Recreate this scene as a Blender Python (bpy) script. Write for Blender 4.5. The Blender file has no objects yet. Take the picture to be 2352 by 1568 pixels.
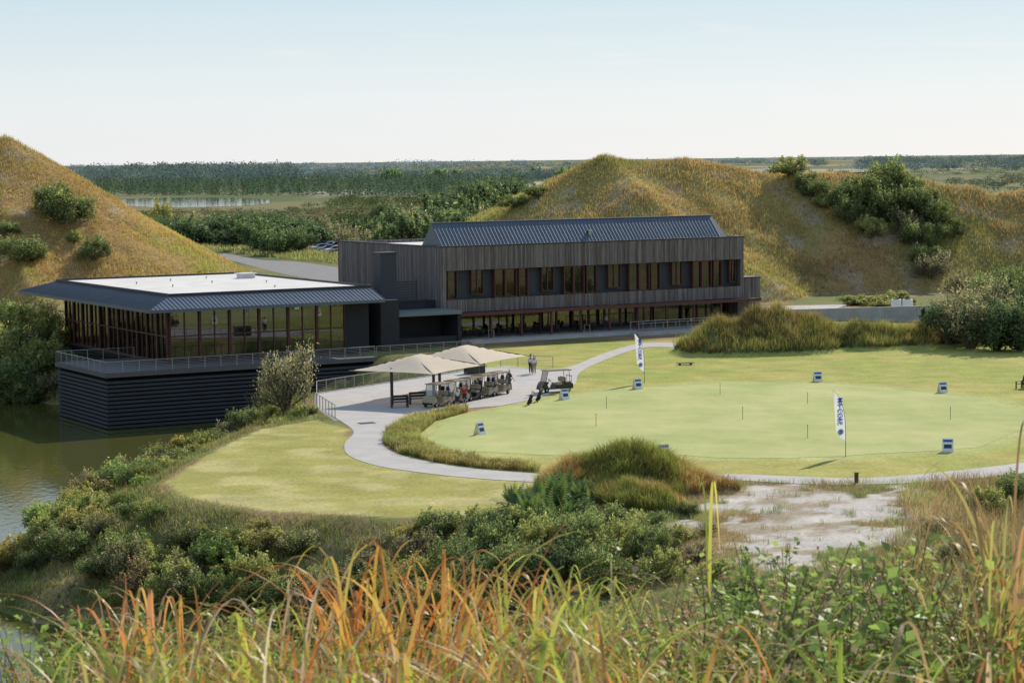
import bpy, math, random, time, bmesh
import numpy as np
from mathutils import Vector, Matrix
T0=time.time()
random.seed(7)
rng=np.random.default_rng(7)
sc=bpy.context.scene
COL=sc.collection
# ---------------------------------------------------------------- camera
F=5000.; CU=1176.; CV=784.; H=19.4
PITCH=math.atan((784-366)/F); ROLL=math.atan(.012)
R=Matrix.Rotation(math.pi/2-PITCH,3,'X')@Matrix.Rotation(-ROLL,3,'Z')
cam=bpy.data.cameras.new('camera'); camo=bpy.data.objects.new('camera',cam); COL.objects.link(camo)
camo.matrix_world=Matrix.Translation((0,0,H))@R.to_4x4()
cam.sensor_width=36; cam.lens=36*F/2352; cam.clip_start=.1; cam.clip_end=90000
cam.dof.use_dof=True; cam.dof.focus_distance=150; cam.dof.aperture_fstop=16
sc.camera=camo
sc.view_settings.view_transform='Standard'; sc.view_settings.look='None'; sc.view_settings.exposure=0
def sight(u,v): return R@Vector(((u-CU)/F,(CV-v)/F,-1))
def survey(u,v,z=0.):
    d=sight(u,v); t=(z-H)/d.z
    return (d.x*t,d.y*t)
# ---------------------------------------------------------------- noise
_P=rng.random((256,256))
def vn(x,y):
    xi=np.floor(x).astype(np.int64); yi=np.floor(y).astype(np.int64)
    fx=x-xi; fy=y-yi; fx=fx*fx*(3-2*fx); fy=fy*fy*(3-2*fy)
    a=_P[xi&255,yi&255]; b=_P[(xi+1)&255,yi&255]; c=_P[xi&255,(yi+1)&255]; d=_P[(xi+1)&255,(yi+1)&255]
    return (a*(1-fx)+b*fx)*(1-fy)+(c*(1-fx)+d*fx)*fy
def fbm(x,y,o=4):
    s=0;a=.5;t=0
    for i in range(o):
        s=s+a*vn(x+17*i,y+31*i); t+=a; x=x*2.03;y=y*2.03;a*=.5
    return s/t
def sstep(a,b,x):
    t=np.clip((x-a)/(b-a),0,1); return t*t*(3-2*t)
# ---------------------------------------------------------------- terrain
def segd(px,py,a,b):
    dx=b[0]-a[0];dy=b[1]-a[1];L=dx*dx+dy*dy+1e-9
    t=np.clip(((px-a[0])*dx+(py-a[1])*dy)/L,0,1)
    return np.hypot(px-a[0]-t*dx,py-a[1]-t*dy),t
def ridge(px,py,pts,slope,rd=0.):
    h=np.full(px.shape,-1e3)
    for a,b in zip(pts[:-1],pts[1:]):
        d,t=segd(px,py,a,b)
        if rd: d=np.sqrt(d*d+rd*rd)-rd
        h=np.maximum(h,a[2]*(1-t)+b[2]*t-slope*d)
    return h
def smax(a,b,k): 
    q=np.clip(.5+.5*(a-b)/k,0,1); return b*(1-q)+a*q+k*q*(1-q)
def inpoly(px,py,poly):
    ins=np.zeros(px.shape,bool); n=len(poly)
    for i in range(n):
        x1,y1=poly[i];x2,y2=poly[(i+1)%n]
        if y1==y2: continue
        c=((y1>py)!=(y2>py))&(px<(x2-x1)*(py-y1)/(y2-y1)+x1)
        ins^=c
    return ins
def polyd(px,py,poly):
    d=np.full(px.shape,1e9);n=len(poly)
    for i in range(n): d=np.minimum(d,segd(px,py,poly[i],poly[(i+1)%n])[0])
    return d
PL=[(-14.7,164),(-18.3,158.5),(-20,148),(-20.8,137.6),(-21.2,132),(-18.9,125),(-13.8,120.5),(-6.5,117.5),(-2,116),(1,108),(3,96),(4,60),
    (400,60),(400,3000),(-500,3000),(-500,240),(-100,240),(-66,246),(-46,238),(-30,224),(-11,217),(-8,208),(-4.3,201),(-16.4,181.8),(-16.3,172)]
RR=[(-14,349,3),(-4.8,345,9.8),(.3,340,13.0),(8,335,16.6),(12.4,332,18.5),(14.4,331,19.0),(16.4,331,18.7),(21,331,18.6),(26.7,332,19.2),(34.6,332,17.6),(40,332,16.4),(46,332,16.4),(60,333,16),(66,332,14.8),(74,330,13.4),(80,330,13.6),(130,330,15)]
SP=[[(14.4,331,18.9),(19,319,15.0),(25,307,9.8),(33,297,4.2)]]
LR=[(-110,350,20),(-90,344,21),(-78.6,340,23.4),(-73.2,340,17.6),(-66.4,340,12.4),(-59.6,340,9.3),(-50.7,340,5.2),(-41.9,340,2.0),(-36,342,0)]
LS=[[(-78.6,340,23.4),(-76,325,15.0),(-70,308,7),(-64,292,2)],[(-90,344,21),(-88,320,12.5),(-84,295,6),(-76,270,2)]]
M1=[(18.3,213,.1),(19.8,214.5,1.7),(22.4,217,3.2),(26.8,219,3.7),(30.5,220,2.7),(35.5,220,2.2),(41.6,221,1.6),(47,221,.9),(52,221,.2)]
M2=[(2.8,127,.3),(4.3,127,1.5),(5.6,126.6,2.2),(7.7,126.5,2.0),(9.7,126,1.1),(13,125.5,.2)]
M3=[(5.8,122,.8),(7.4,119.5,1.0),(9.4,117.6,.2)]
def height(x,y):
    x=np.asarray(x,float);y=np.asarray(y,float)
    ins=inpoly(x,y,PL); d=polyd(x,y,PL)
    sd=np.where(ins,0,d)
    base=-np.minimum(.54*sd*sd/(sd+2.0)+.05*np.minimum(sd,4),9)+ (fbm(x/2.3,y/2.3,3)-.5)*1.5*sstep(.5,5,sd)*(1-.6*sstep(8,12,sd))
    base=base-5*sstep(520,760,y)
    hc=np.where(y<8,17.3+(8-y)*.04,17.3-(y-8)*.25)+(fbm(x/6+3,y/6,3)-.5)*2.0*sstep(12,40,y)-2.5*sstep(-14,-26,x)*sstep(70,95,y)
    h=np.maximum(base,np.maximum(hc,-9))
    nz=(fbm(x/15.,y/26.+5,4)-.5); n2=(fbm(x/2.2,y/3.3+9,3)-.5)
    hill=ridge(x,y,RR,.58,1.2)
    for s in SP: hill=smax(hill,ridge(x,y,s,.62,1.0),3.0)
    hl=ridge(x,y,LR,.60,1.)
    for s in LS: hl=smax(hl,ridge(x,y,s,.66),2.5)
    hill=np.maximum(hill,hl)
    hill=hill+(nz*2.0+n2*.8)*sstep(0,5,hill)*(1-.75*sstep(12,17,hill))
    h=np.maximum(h,hill)
    m=np.maximum(ridge(x,y,M1,.52,.5),np.maximum(ridge(x,y,M2,.5,.3),ridge(x,y,M3,.5,.3)))
    m=m+n2*1.7*sstep(0,1.2,m)
    h=np.where((m>0)&(m>h),m,h)
    return h
_ts=np.concatenate([np.linspace(40,420,1900),np.geomspace(421,9000,700)])
def hit(u,v):
    d=sight(u,v); k=1./d.y
    X=d.x*k*_ts; Y=_ts; Z=H+d.z*k*_ts
    hh=height(X,Y); idx=np.nonzero(hh>=Z)[0]
    if len(idx)==0: return (X[-1],Y[-1],float(hh[-1]))
    i=idx[0]; return (float(X[i]),float(Y[i]),float(hh[i]))
# ---------------------------------------------------------------- mesh helpers
def np_mesh(name,V,k,idx=None,col=None,smooth=False,mat=None):
    me=bpy.data.meshes.new(name); V=np.ascontiguousarray(V,dtype=np.float32)
    if idx is None: idx=np.arange(len(V))
    idx=np.asarray(idx,dtype=np.int32).ravel(); nf=len(idx)//k
    me.vertices.add(len(V)); me.vertices.foreach_set('co',V.ravel())
    me.loops.add(len(idx)); me.loops.foreach_set('vertex_index',idx)
    me.polygons.add(nf); me.polygons.foreach_set('loop_start',np.arange(nf,dtype=np.int32)*k)
    if smooth: me.polygons.foreach_set('use_smooth',np.ones(nf,bool))
    me.update(calc_edges=True)
    if col is not None:
        a=me.attributes.new('col','FLOAT_COLOR','POINT')
        c=np.ones((len(V),4),np.float32); c[:,:3]=col; a.data.foreach_set('color',c.ravel())
    if mat: me.materials.append(mat)
    return me
def obj(name,me,parent=None,loc=(0,0,0),rz=0,label=None,cat=None,group=None,kind=None,sc_=1):
    o=bpy.data.objects.new(name,me); COL.objects.link(o); o.location=loc; o.rotation_euler=(0,0,rz)
    o.scale=(sc_,)*3 if not isinstance(sc_,tuple) else sc_
    if parent: o.parent=parent
    if label:o['label']=label
    if cat:o['category']=cat
    if group:o['group']=group
    if kind:o['kind']=kind
    return o
class MB:
    def __init__(s): s.v=[];s.f=[]
    def box(s,x0,x1,y0,y1,z0,z1):
        b=len(s.v); s.v+=[(x0,y0,z0),(x1,y0,z0),(x1,y1,z0),(x0,y1,z0),(x0,y0,z1),(x1,y0,z1),(x1,y1,z1),(x0,y1,z1)]
        s.f+=[tuple(b+i for i in q) for q in ((0,3,2,1),(4,5,6,7),(0,1,5,4),(1,2,6,5),(2,3,7,6),(3,0,4,7))]; return s
    def cyl(s,p,q,r0,r1=None,n=8,cap=True):
        r1=r0 if r1 is None else r1
        p=Vector(p);q=Vector(q);d=(q-p).normalized(); a=d.orthogonal().normalized(); c=d.cross(a); b=len(s.v)
        for P,r in((p,r0),(q,r1)):
            for i in range(n):
                t=2*math.pi*i/n; s.v.append(tuple(P+a*(r*math.cos(t))+c*(r*math.sin(t))))
        for i in range(n): j=(i+1)%n; s.f.append((b+i,b+j,b+n+j,b+n+i))
        if cap: s.f.append(tuple(b+i for i in range(n))[::-1]); s.f.append(tuple(b+n+i for i in range(n)))
        return s
    def path(s,pts,r,n=6):
        for i in range(len(pts)-1):
            ra=r[i] if isinstance(r,(list,tuple)) else r; rb=r[i+1] if isinstance(r,(list,tuple)) else r
            s.cyl(pts[i],pts[i+1],ra,rb,n)
        return s
    def poly(s,pts):
        b=len(s.v); s.v+=[tuple(p) for p in pts]; s.f.append(tuple(range(b,b+len(pts)))); return s
    def extr(s,prof,y0,y1):
        b=len(s.v);n=len(prof)
        s.v+=[(x,y0,z) for x,z in prof]+[(x,y1,z) for x,z in prof]
        for i in range(n): j=(i+1)%n; s.f.append((b+i,b+n+i,b+n+j,b+j))
        s.f.append(tuple(range(b,b+n))); s.f.append(tuple(range(b+n,b+2*n))[::-1]); return s
    def ring(s,c,ax,Rr,r,n=14,m=6):
        c=Vector(c);ax=Vector(ax).normalized();a=ax.orthogonal().normalized();d=ax.cross(a);b=len(s.v)
        for i in range(n):
            t=2*math.pi*i/n; dr=a*math.cos(t)+d*math.sin(t)
            for j in range(m):
                q=2*math.pi*j/m; s.v.append(tuple(c+dr*(Rr+r*math.cos(q))+ax*(r*math.sin(q))))
        for i in range(n):
            for j in range(m):
                s.f.append((b+i*m+j,b+((i+1)%n)*m+j,b+((i+1)%n)*m+(j+1)%m,b+i*m+(j+1)%m))
        return s
    def mesh(s,name,mat,smooth=False,bev=0):
        me=bpy.data.meshes.new(name); me.from_pydata(s.v,[],s.f)
        bm=bmesh.new();bm.from_mesh(me)
        if bev: bmesh.ops.bevel(bm,geom=list(bm.edges),offset=bev,segments=2,affect='EDGES',clamp_overlap=True)
        bmesh.ops.recalc_face_normals(bm,faces=bm.faces); bm.to_mesh(me);bm.free()
        me.materials.append(mat)
        if smooth:
            for p in me.polygons:p.use_smooth=True
        return me
# ---------------------------------------------------------------- materials
def newmat(n):
    m=bpy.data.materials.new(n); m.use_nodes=True; nt=m.node_tree; nt.nodes.clear()
    out=nt.nodes.new('ShaderNodeOutputMaterial'); return m,nt,out
def N(nt,t,**k):
    n=nt.nodes.new(t)
    for a,b in k.items(): setattr(n,a,b)
    return n
def c4(c): return (c[0],c[1],c[2],1)
def mat(name,c,rough=.6,spec=.4,c2=None,scale=3,bump=0,bscale=20,metal=0,coord='Object',stretch=(1,1,1)):
    m,nt,out=newmat(name); p=N(nt,'ShaderNodeBsdfPrincipled'); nt.links.new(p.outputs[0],out.inputs[0])
    p.inputs['Base Color'].default_value=c4(c); p.inputs['Roughness'].default_value=rough; p.inputs['Specular IOR Level'].default_value=spec; p.inputs['Metallic'].default_value=metal
    tc=N(nt,'ShaderNodeTexCoord'); mp=N(nt,'ShaderNodeMapping'); mp.inputs['Scale'].default_value=stretch; nt.links.new(tc.outputs[coord],mp.inputs[0])
    if c2 is None: c2=tuple(x*.82 for x in c)
    nz=N(nt,'ShaderNodeTexNoise'); nz.inputs['Scale'].default_value=scale; nz.inputs['Detail'].default_value=6; nz.inputs['Roughness'].default_value=.65; nt.links.new(mp.outputs[0],nz.inputs['Vector'])
    cr=N(nt,'ShaderNodeValToRGB'); cr.color_ramp.elements[0].position=.3;cr.color_ramp.elements[1].position=.7
    cr.color_ramp.elements[0].color=c4(c);cr.color_ramp.elements[1].color=c4(c2)
    nt.links.new(nz.outputs[0],cr.inputs[0]); nt.links.new(cr.outputs[0],p.inputs['Base Color'])
    if bump:
        b=N(nt,'ShaderNodeBump'); b.inputs['Strength'].default_value=bump; b.inputs['Distance'].default_value=.05
        n2=N(nt,'ShaderNodeTexNoise'); n2.inputs['Scale'].default_value=bscale; n2.inputs['Detail'].default_value=4; nt.links.new(mp.outputs[0],n2.inputs['Vector'])
        nt.links.new(n2.outputs[0],b.inputs['Height']); nt.links.new(b.outputs[0],p.inputs['Normal'])
    return m
def leafmat(name,trans=.45,gloss=.05):
    m,nt,out=newmat(name); a=N(nt,'ShaderNodeAttribute'); a.attribute_name='col'
    oi=N(nt,'ShaderNodeObjectInfo')
    mx=N(nt,'ShaderNodeMix',data_type='RGBA',blend_type='MULTIPLY'); mx.inputs[0].default_value=1
    nt.links.new(a.outputs['Color'],mx.inputs[6]); nt.links.new(oi.outputs['Color'],mx.inputs[7])
    d=N(nt,'ShaderNodeBsdfDiffuse'); t=N(nt,'ShaderNodeBsdfTranslucent')
    s=N(nt,'ShaderNodeMixShader'); s.inputs[0].default_value=trans
    nt.links.new(mx.outputs[2],d.inputs[0]); nt.links.new(mx.outputs[2],t.inputs[0])
    nt.links.new(d.outputs[0],s.inputs[1]);nt.links.new(t.outputs[0],s.inputs[2])
    if gloss:
        g=N(nt,'ShaderNodeBsdfGlossy'); g.inputs['Roughness'].default_value=.4; g.inputs['Color'].default_value=(.6,.6,.6,1);s2=N(nt,'ShaderNodeMixShader'); s2.inputs[0].default_value=gloss
        nt.links.new(s.outputs[0],s2.inputs[1]);nt.links.new(g.outputs[0],s2.inputs[2]);s=s2
    nt.links.new(s.outputs[0],out.inputs[0])
    return m
LEAF=leafmat('leaf_foliage',.5,.04); GRASS=leafmat('grass_blades',.5,.03); FARLEAF=leafmat('distant_foliage',.35,0); NEARGRASS=leafmat('reed_blades',.55,.04)
BARK=mat('bark',(.18,.15,.12),.9,.1,(.10,.08,.065),6,.5)
def turf(nt,p,tc,bumpnode=None):
    n=N(nt,'ShaderNodeTexNoise');n.inputs['Scale'].default_value=.11;n.inputs['Detail'].default_value=2;nt.links.new(tc.outputs['Object'],n.inputs[0])
    b=N(nt,'ShaderNodeBump');b.inputs['Strength'].default_value=.6;b.inputs['Distance'].default_value=.9;nt.links.new(n.outputs[0],b.inputs['Height'])
    if bumpnode: nt.links.new(bumpnode.outputs[0],b.inputs['Normal'])
    nt.links.new(b.outputs[0],p.inputs['Normal'])
def groundmat():
    m,nt,out=newmat('ground_soil_and_turf'); a=N(nt,'ShaderNodeAttribute'); a.attribute_name='col'
    tc=N(nt,'ShaderNodeTexCoord')
    n1=N(nt,'ShaderNodeTexNoise');n1.inputs['Scale'].default_value=.35;n1.inputs['Detail'].default_value=7;n1.inputs['Roughness'].default_value=.7
    n2=N(nt,'ShaderNodeTexNoise');n2.inputs['Scale'].default_value=4;n2.inputs['Detail'].default_value=5
    nt.links.new(tc.outputs['Object'],n1.inputs[0]);nt.links.new(tc.outputs['Object'],n2.inputs[0])
    r=N(nt,'ShaderNodeMapRange');r.inputs[1].default_value=.3;r.inputs[2].default_value=.7;r.inputs[3].default_value=.8;r.inputs[4].default_value=1.2
    r2=N(nt,'ShaderNodeMapRange');r2.inputs[1].default_value=.3;r2.inputs[2].default_value=.7;r2.inputs[3].default_value=.80;r2.inputs[4].default_value=1.20
    nt.links.new(n1.outputs[0],r.inputs[0]);nt.links.new(n2.outputs[0],r2.inputs[0])
    mu=N(nt,'ShaderNodeMath',operation='MULTIPLY');nt.links.new(r.outputs[0],mu.inputs[0]);nt.links.new(r2.outputs[0],mu.inputs[1])
    v=N(nt,'ShaderNodeVectorMath',operation='SCALE');nt.links.new(a.outputs['Color'],v.inputs[0]);nt.links.new(mu.outputs[0],v.inputs['Scale'])
    p=N(nt,'ShaderNodeBsdfPrincipled');p.inputs['Roughness'].default_value=.95;p.inputs['Specular IOR Level'].default_value=.05
    nt.links.new(v.outputs[0],p.inputs['Base Color'])
    b=N(nt,'ShaderNodeBump');b.inputs['Strength'].default_value=.3;b.inputs['Distance'].default_value=.1;nt.links.new(n2.outputs[0],b.inputs['Height'])
    turf(nt,p,tc,b);nt.links.new(p.outputs[0],out.inputs[0]);return m
GROUND=groundmat()
def greenmat():
    m,nt,out=newmat('putting_green_turf');tc=N(nt,'ShaderNodeTexCoord');mp=N(nt,'ShaderNodeMapping');mp.inputs['Scale'].default_value=(1,.55,1);nt.links.new(tc.outputs['Object'],mp.inputs[0])
    n1=N(nt,'ShaderNodeTexNoise');n1.inputs['Scale'].default_value=.13;n1.inputs['Detail'].default_value=8;n1.inputs['Roughness'].default_value=.72;nt.links.new(mp.outputs[0],n1.inputs[0])
    cr=N(nt,'ShaderNodeValToRGB');e=cr.color_ramp.elements;e[0].position=.34;e[0].color=(.36,.40,.15,1);e[1].position=.66;e[1].color=(.52,.50,.23,1);x=e.new(.5);x.color=(.44,.455,.19,1);nt.links.new(n1.outputs[0],cr.inputs[0])
    p=N(nt,'ShaderNodeBsdfPrincipled');p.inputs['Roughness'].default_value=.95;p.inputs['Specular IOR Level'].default_value=.05;nt.links.new(cr.outputs[0],p.inputs['Base Color']);turf(nt,p,tc);nt.links.new(p.outputs[0],out.inputs[0]);return m
GREEN=greenmat()
CONC=mat('pale_concrete',(.51,.48,.455),.85,.2,(.41,.38,.365),.5,.1)
CONC2=mat('grey_concrete',(.36,.35,.33),.85,.2,(.25,.24,.23),1.2,.2)
ASPH=mat('asphalt',(.26,.25,.25),.9,.2,(.20,.19,.19),.5)
METAL_ROOF=mat('blue_grey_standing_seam_metal',(.11,.14,.18),.38,.6,(.085,.11,.145),.5,metal=.3)
DARKMET=mat('dark_metal_trim',(.035,.037,.042),.5,.4)
REDSTEEL=mat('dark_red_steel',(.12,.042,.036),.5,.4)
BLACKWALL=mat('charcoal_wall_panel',(.028,.029,.034),.7,.3,(.036,.037,.043),2)
SLAT=mat('charcoal_slats',(.06,.065,.076),.65,.3,(.04,.043,.052),1.5,stretch=(1,1,5)); SLATBACK=mat('slat_backing',(.008,.008,.010),.9,.1)
WHITEROOF=mat('white_roof_membrane',(.74,.71,.68),.8,.2,(.60,.57,.54),.35)
STEELRAIL=mat('brushed_rail_metal',(.40,.38,.34),.4,.5,metal=.3)
BEIGE=mat('beige_paint',(.40,.33,.23),.4,.4); BLACKPL=mat('black_plastic',(.015,.015,.016),.5,.4); RUBBER=mat('tyre_rubber',(.02,.02,.02),.9,.2)
RIM=mat('rim_metal',(.45,.45,.45),.4,.5,metal=.5); SEATM=mat('cream_vinyl',(.42,.36,.27),.5,.4); WOODM=mat('post_wood',(.16,.10,.06),.8,.2,(.09,.06,.04),5)
WHITE=mat('white_coroplast',(.78,.78,.79),.5,.3,(.74,.74,.75)); BLUE=mat('blue_print',(.04,.12,.55),.5,.3); DBLUE=mat('photo_print',(.05,.10,.12),.5,.3,(.02,.04,.12),6)
INTW=mat('warm_interior_wall',(.16,.12,.08),.8,.2); FLOORM=mat('timber_floor',(.14,.09,.06),.5,.3)
def woodboards():
    m,nt,out=newmat('weathered_vertical_boards'); tc=N(nt,'ShaderNodeTexCoord'); sx=N(nt,'ShaderNodeSeparateXYZ'); nt.links.new(tc.outputs['Object'],sx.inputs[0])
    ad=N(nt,'ShaderNodeMath',operation='ADD');nt.links.new(sx.outputs[0],ad.inputs[0]);nt.links.new(sx.outputs[1],ad.inputs[1])
    dv=N(nt,'ShaderNodeMath',operation='DIVIDE');dv.inputs[1].default_value=.16;nt.links.new(ad.outputs[0],dv.inputs[0])
    fl=N(nt,'ShaderNodeMath',operation='FLOOR');nt.links.new(dv.outputs[0],fl.inputs[0])
    wn=N(nt,'ShaderNodeTexWhiteNoise',noise_dimensions='1D');nt.links.new(fl.outputs[0],wn.inputs['W'])
    cr=N(nt,'ShaderNodeValToRGB');e=cr.color_ramp.elements;e[0].color=(.125,.10,.093,1);e[1].color=(.25,.222,.214,1);x=e.new(.5);x.color=(.18,.155,.146,1);nt.links.new(wn.outputs[0],cr.inputs[0])
    mp=N(nt,'ShaderNodeMapping');mp.inputs['Scale'].default_value=(5,5,.35);nt.links.new(tc.outputs['Object'],mp.inputs[0])
    nz=N(nt,'ShaderNodeTexNoise');nz.inputs['Scale'].default_value=1.5;nz.inputs['Detail'].default_value=6;nt.links.new(mp.outputs[0],nz.inputs[0])
    mr=N(nt,'ShaderNodeMapRange');mr.inputs[1].default_value=.3;mr.inputs[2].default_value=.7;mr.inputs[3].default_value=.65;mr.inputs[4].default_value=1.25;nt.links.new(nz.outputs[0],mr.inputs[0])
    fr=N(nt,'ShaderNodeMath',operation='FRACT');nt.links.new(dv.outputs[0],fr.inputs[0]);gt=N(nt,'ShaderNodeMath',operation='GREATER_THAN');gt.inputs[1].default_value=.1;nt.links.new(fr.outputs[0],gt.inputs[0])
    g2=N(nt,'ShaderNodeMapRange');g2.inputs[3].default_value=.35;g2.inputs[4].default_value=1;nt.links.new(gt.outputs[0],g2.inputs[0])
    mm=N(nt,'ShaderNodeMath',operation='MULTIPLY');nt.links.new(mr.outputs[0],mm.inputs[0]);nt.links.new(g2.outputs[0],mm.inputs[1])
    v=N(nt,'ShaderNodeVectorMath',operation='SCALE');nt.links.new(cr.outputs[0],v.inputs[0]);nt.links.new(mm.outputs[0],v.inputs['Scale'])
    p=N(nt,'ShaderNodeBsdfPrincipled');p.inputs['Roughness'].default_value=.8;p.inputs['Specular IOR Level'].default_value=.2;nt.links.new(v.outputs[0],p.inputs['Base Color']);nt.links.new(p.outputs[0],out.inputs[0]);return m
BOARDS=woodboards()
def glassmat(name,tint=(.62,.62,.6),refl=.15):
    m,nt,out=newmat(name); t=N(nt,'ShaderNodeBsdfTransparent');t.inputs[0].default_value=c4(tint);g=N(nt,'ShaderNodeBsdfGlossy');g.inputs['Roughness'].default_value=.02;g.inputs['Color'].default_value=(.65,.68,.7,1)
    s=N(nt,'ShaderNodeMixShader');s.inputs[0].default_value=refl;nt.links.new(t.outputs[0],s.inputs[1]);nt.links.new(g.outputs[0],s.inputs[2]);nt.links.new(s.outputs[0],out.inputs[0]);return m
GLASS=glassmat('window_glass'); WSHIELD=glassmat('windshield_tinted',(.5,.5,.5),.2)
def clothmat(name,c,tr=.4):
    m,nt,out=newmat(name);tc=N(nt,'ShaderNodeTexCoord');nz=N(nt,'ShaderNodeTexNoise');nz.inputs['Scale'].default_value=1.2;nt.links.new(tc.outputs['Object'],nz.inputs[0])
    cr=N(nt,'ShaderNodeValToRGB');cr.color_ramp.elements[0].color=c4(c);cr.color_ramp.elements[1].color=c4(tuple(x*.85 for x in c));nt.links.new(nz.outputs[0],cr.inputs[0])
    d=N(nt,'ShaderNodeBsdfDiffuse');t=N(nt,'ShaderNodeBsdfTranslucent');s=N(nt,'ShaderNodeMixShader');s.inputs[0].default_value=tr
    nt.links.new(cr.outputs[0],d.inputs[0]);nt.links.new(cr.outputs[0],t.inputs[0]);nt.links.new(d.outputs[0],s.inputs[1]);nt.links.new(t.outputs[0],s.inputs[2]);nt.links.new(s.outputs[0],out.inputs[0]);return m
SAILCLOTH=clothmat('cream_shade_fabric',(.92,.79,.64),.34); CURTAIN=clothmat('pale_curtain',(.40,.37,.27),.35); FLAGCLOTH=clothmat('white_flag_fabric',(.82,.83,.85),.5);BLUECLOTH=clothmat('blue_flag_print',(.06,.20,.80),.5)
def watermat():
    m,nt,out=newmat('murky_water');p=N(nt,'ShaderNodeBsdfPrincipled');p.inputs['Base Color'].default_value=(.085,.085,.02,1);p.inputs['Roughness'].default_value=.05;p.inputs['IOR'].default_value=1.33
    tc=N(nt,'ShaderNodeTexCoord');mp=N(nt,'ShaderNodeMapping');mp.inputs['Scale'].default_value=(1,.45,1);nt.links.new(tc.outputs['Object'],mp.inputs[0])
    nz=N(nt,'ShaderNodeTexNoise');nz.inputs['Scale'].default_value=1.9;nz.inputs['Detail'].default_value=5;nt.links.new(mp.outputs[0],nz.inputs[0])
    b=N(nt,'ShaderNodeBump');b.inputs['Strength'].default_value=.3;b.inputs['Distance'].default_value=.05;nt.links.new(nz.outputs[0],b.inputs['Height']);nt.links.new(b.outputs[0],p.inputs['Normal']);nt.links.new(p.outputs[0],out.inputs[0]);return m
WATER=watermat()
# ---------------------------------------------------------------- sky + sun
SUN=Vector((.394,.738,.545)).normalized()
w=bpy.data.worlds.new('World');sc.world=w;w.use_nodes=True;nt=w.node_tree;bg=nt.nodes['Background']
sky=nt.nodes.new('ShaderNodeTexSky');sky.sky_type='NISHITA';sky.sun_disc=False;sky.sun_elevation=math.asin(SUN.z);sky.sun_rotation=math.atan2(SUN.x,SUN.y);sky.altitude=50;sky.air_density=1.0;sky.dust_density=.3;sky.ozone_density=2.5
tc=nt.nodes.new('ShaderNodeTexCoord');sx=nt.nodes.new('ShaderNodeSeparateXYZ');nt.links.new(tc.outputs['Generated'],sx.inputs[0])
cr=nt.nodes.new('ShaderNodeValToRGB');e=cr.color_ramp.elements
e[0].position=0;e[0].color=(.86,.89,.94,1);e[1].position=1;e[1].color=(.26,.38,.60,1)
for p_,c_ in((.03,(.83,.88,.93)),(.075,(.64,.78,.86)),(.2,(.56,.70,.82)),(.5,(.38,.52,.72))):
    q=e.new(p_);q.color=c4(c_)
nt.links.new(sx.outputs[2],cr.inputs[0])
mp=nt.nodes.new('ShaderNodeMapping');mp.inputs['Scale'].default_value=(14,14,120);nt.links.new(tc.outputs['Generated'],mp.inputs[0])
cn=nt.nodes.new('ShaderNodeTexNoise');cn.inputs['Scale'].default_value=1.0;cn.inputs['Detail'].default_value=6;nt.links.new(mp.outputs[0],cn.inputs[0])
cm=nt.nodes.new('ShaderNodeMapRange');cm.inputs[1].default_value=.60;cm.inputs[2].default_value=.80;cm.inputs[3].default_value=0;cm.inputs[4].default_value=.5;nt.links.new(cn.outputs[0],cm.inputs[0])
mc=nt.nodes.new('ShaderNodeMix');mc.data_type='RGBA';nt.links.new(cm.outputs[0],mc.inputs[0]);nt.links.new(cr.outputs[0],mc.inputs[6]);mc.inputs[7].default_value=(.92,.92,.94,1)
sc_n=nt.nodes.new('ShaderNodeVectorMath');sc_n.operation='SCALE';sc_n.inputs['Scale'].default_value=1/.09;nt.links.new(mc.outputs[2],sc_n.inputs[0])
mx=nt.nodes.new('ShaderNodeMix');mx.data_type='RGBA';mx.inputs[0].default_value=.82;nt.links.new(sky.outputs[0],mx.inputs[6]);nt.links.new(sc_n.outputs[0],mx.inputs[7])
nt.links.new(mx.outputs[2],bg.inputs[0]);bg.inputs[1].default_value=.09
sl=bpy.data.lights.new('sun','SUN');sl.energy=4.8;sl.angle=math.radians(.5);sl.color=(1,.91,.76);so=bpy.data.objects.new('sun',sl);COL.objects.link(so);so.rotation_euler=SUN.to_track_quat('Z','Y').to_euler();so.location=(0,0,200)
# ---------------------------------------------------------------- ground sheet
def S(pts,z=0): return [survey(u,v,z) for u,v in pts]
TEE=S([(725,965),(600,985),(500,1030),(420,1080),(378,1108),(420,1140),(600,1172),(900,1188),(1100,1183),(1180,1150),(1240,1103),(1100,1090),(950,1075),(850,1060),(790,1030),(800,985)])
GL=S([(955,1000),(1000,965),(1080,945),(1160,930),(1100,860),(1060,800),(1800,770),(2460,790),(2600,1060),(2352,1085),(2100,1100),(1960,1108),(1640,1098),(1400,1095),(1240,1082),(1100,1062),(1000,1035)])
SAND=S([(1660,1126),(1780,1116),(2000,1120),(2090,1140),(2070,1200),(2000,1270),(1860,1320),(1730,1290),(1660,1200)])
PGP=S([(990,1003),(1040,962),(1200,930),(1400,897),(1650,880),(1900,882),(2100,897),(2250,917),(2345,945),(2355,982),(2290,1012),(2150,1035),(1950,1047),(1700,1050),(1500,1046),(1300,1043),(1150,1042),(1030,1030)])
def sandmask(x,y): return inpoly(x+(fbm(x/2.2,y/3,4)-.5)*9,y+(fbm(x/2.5+5,y/2.5,4)-.5)*13,SAND)
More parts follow.
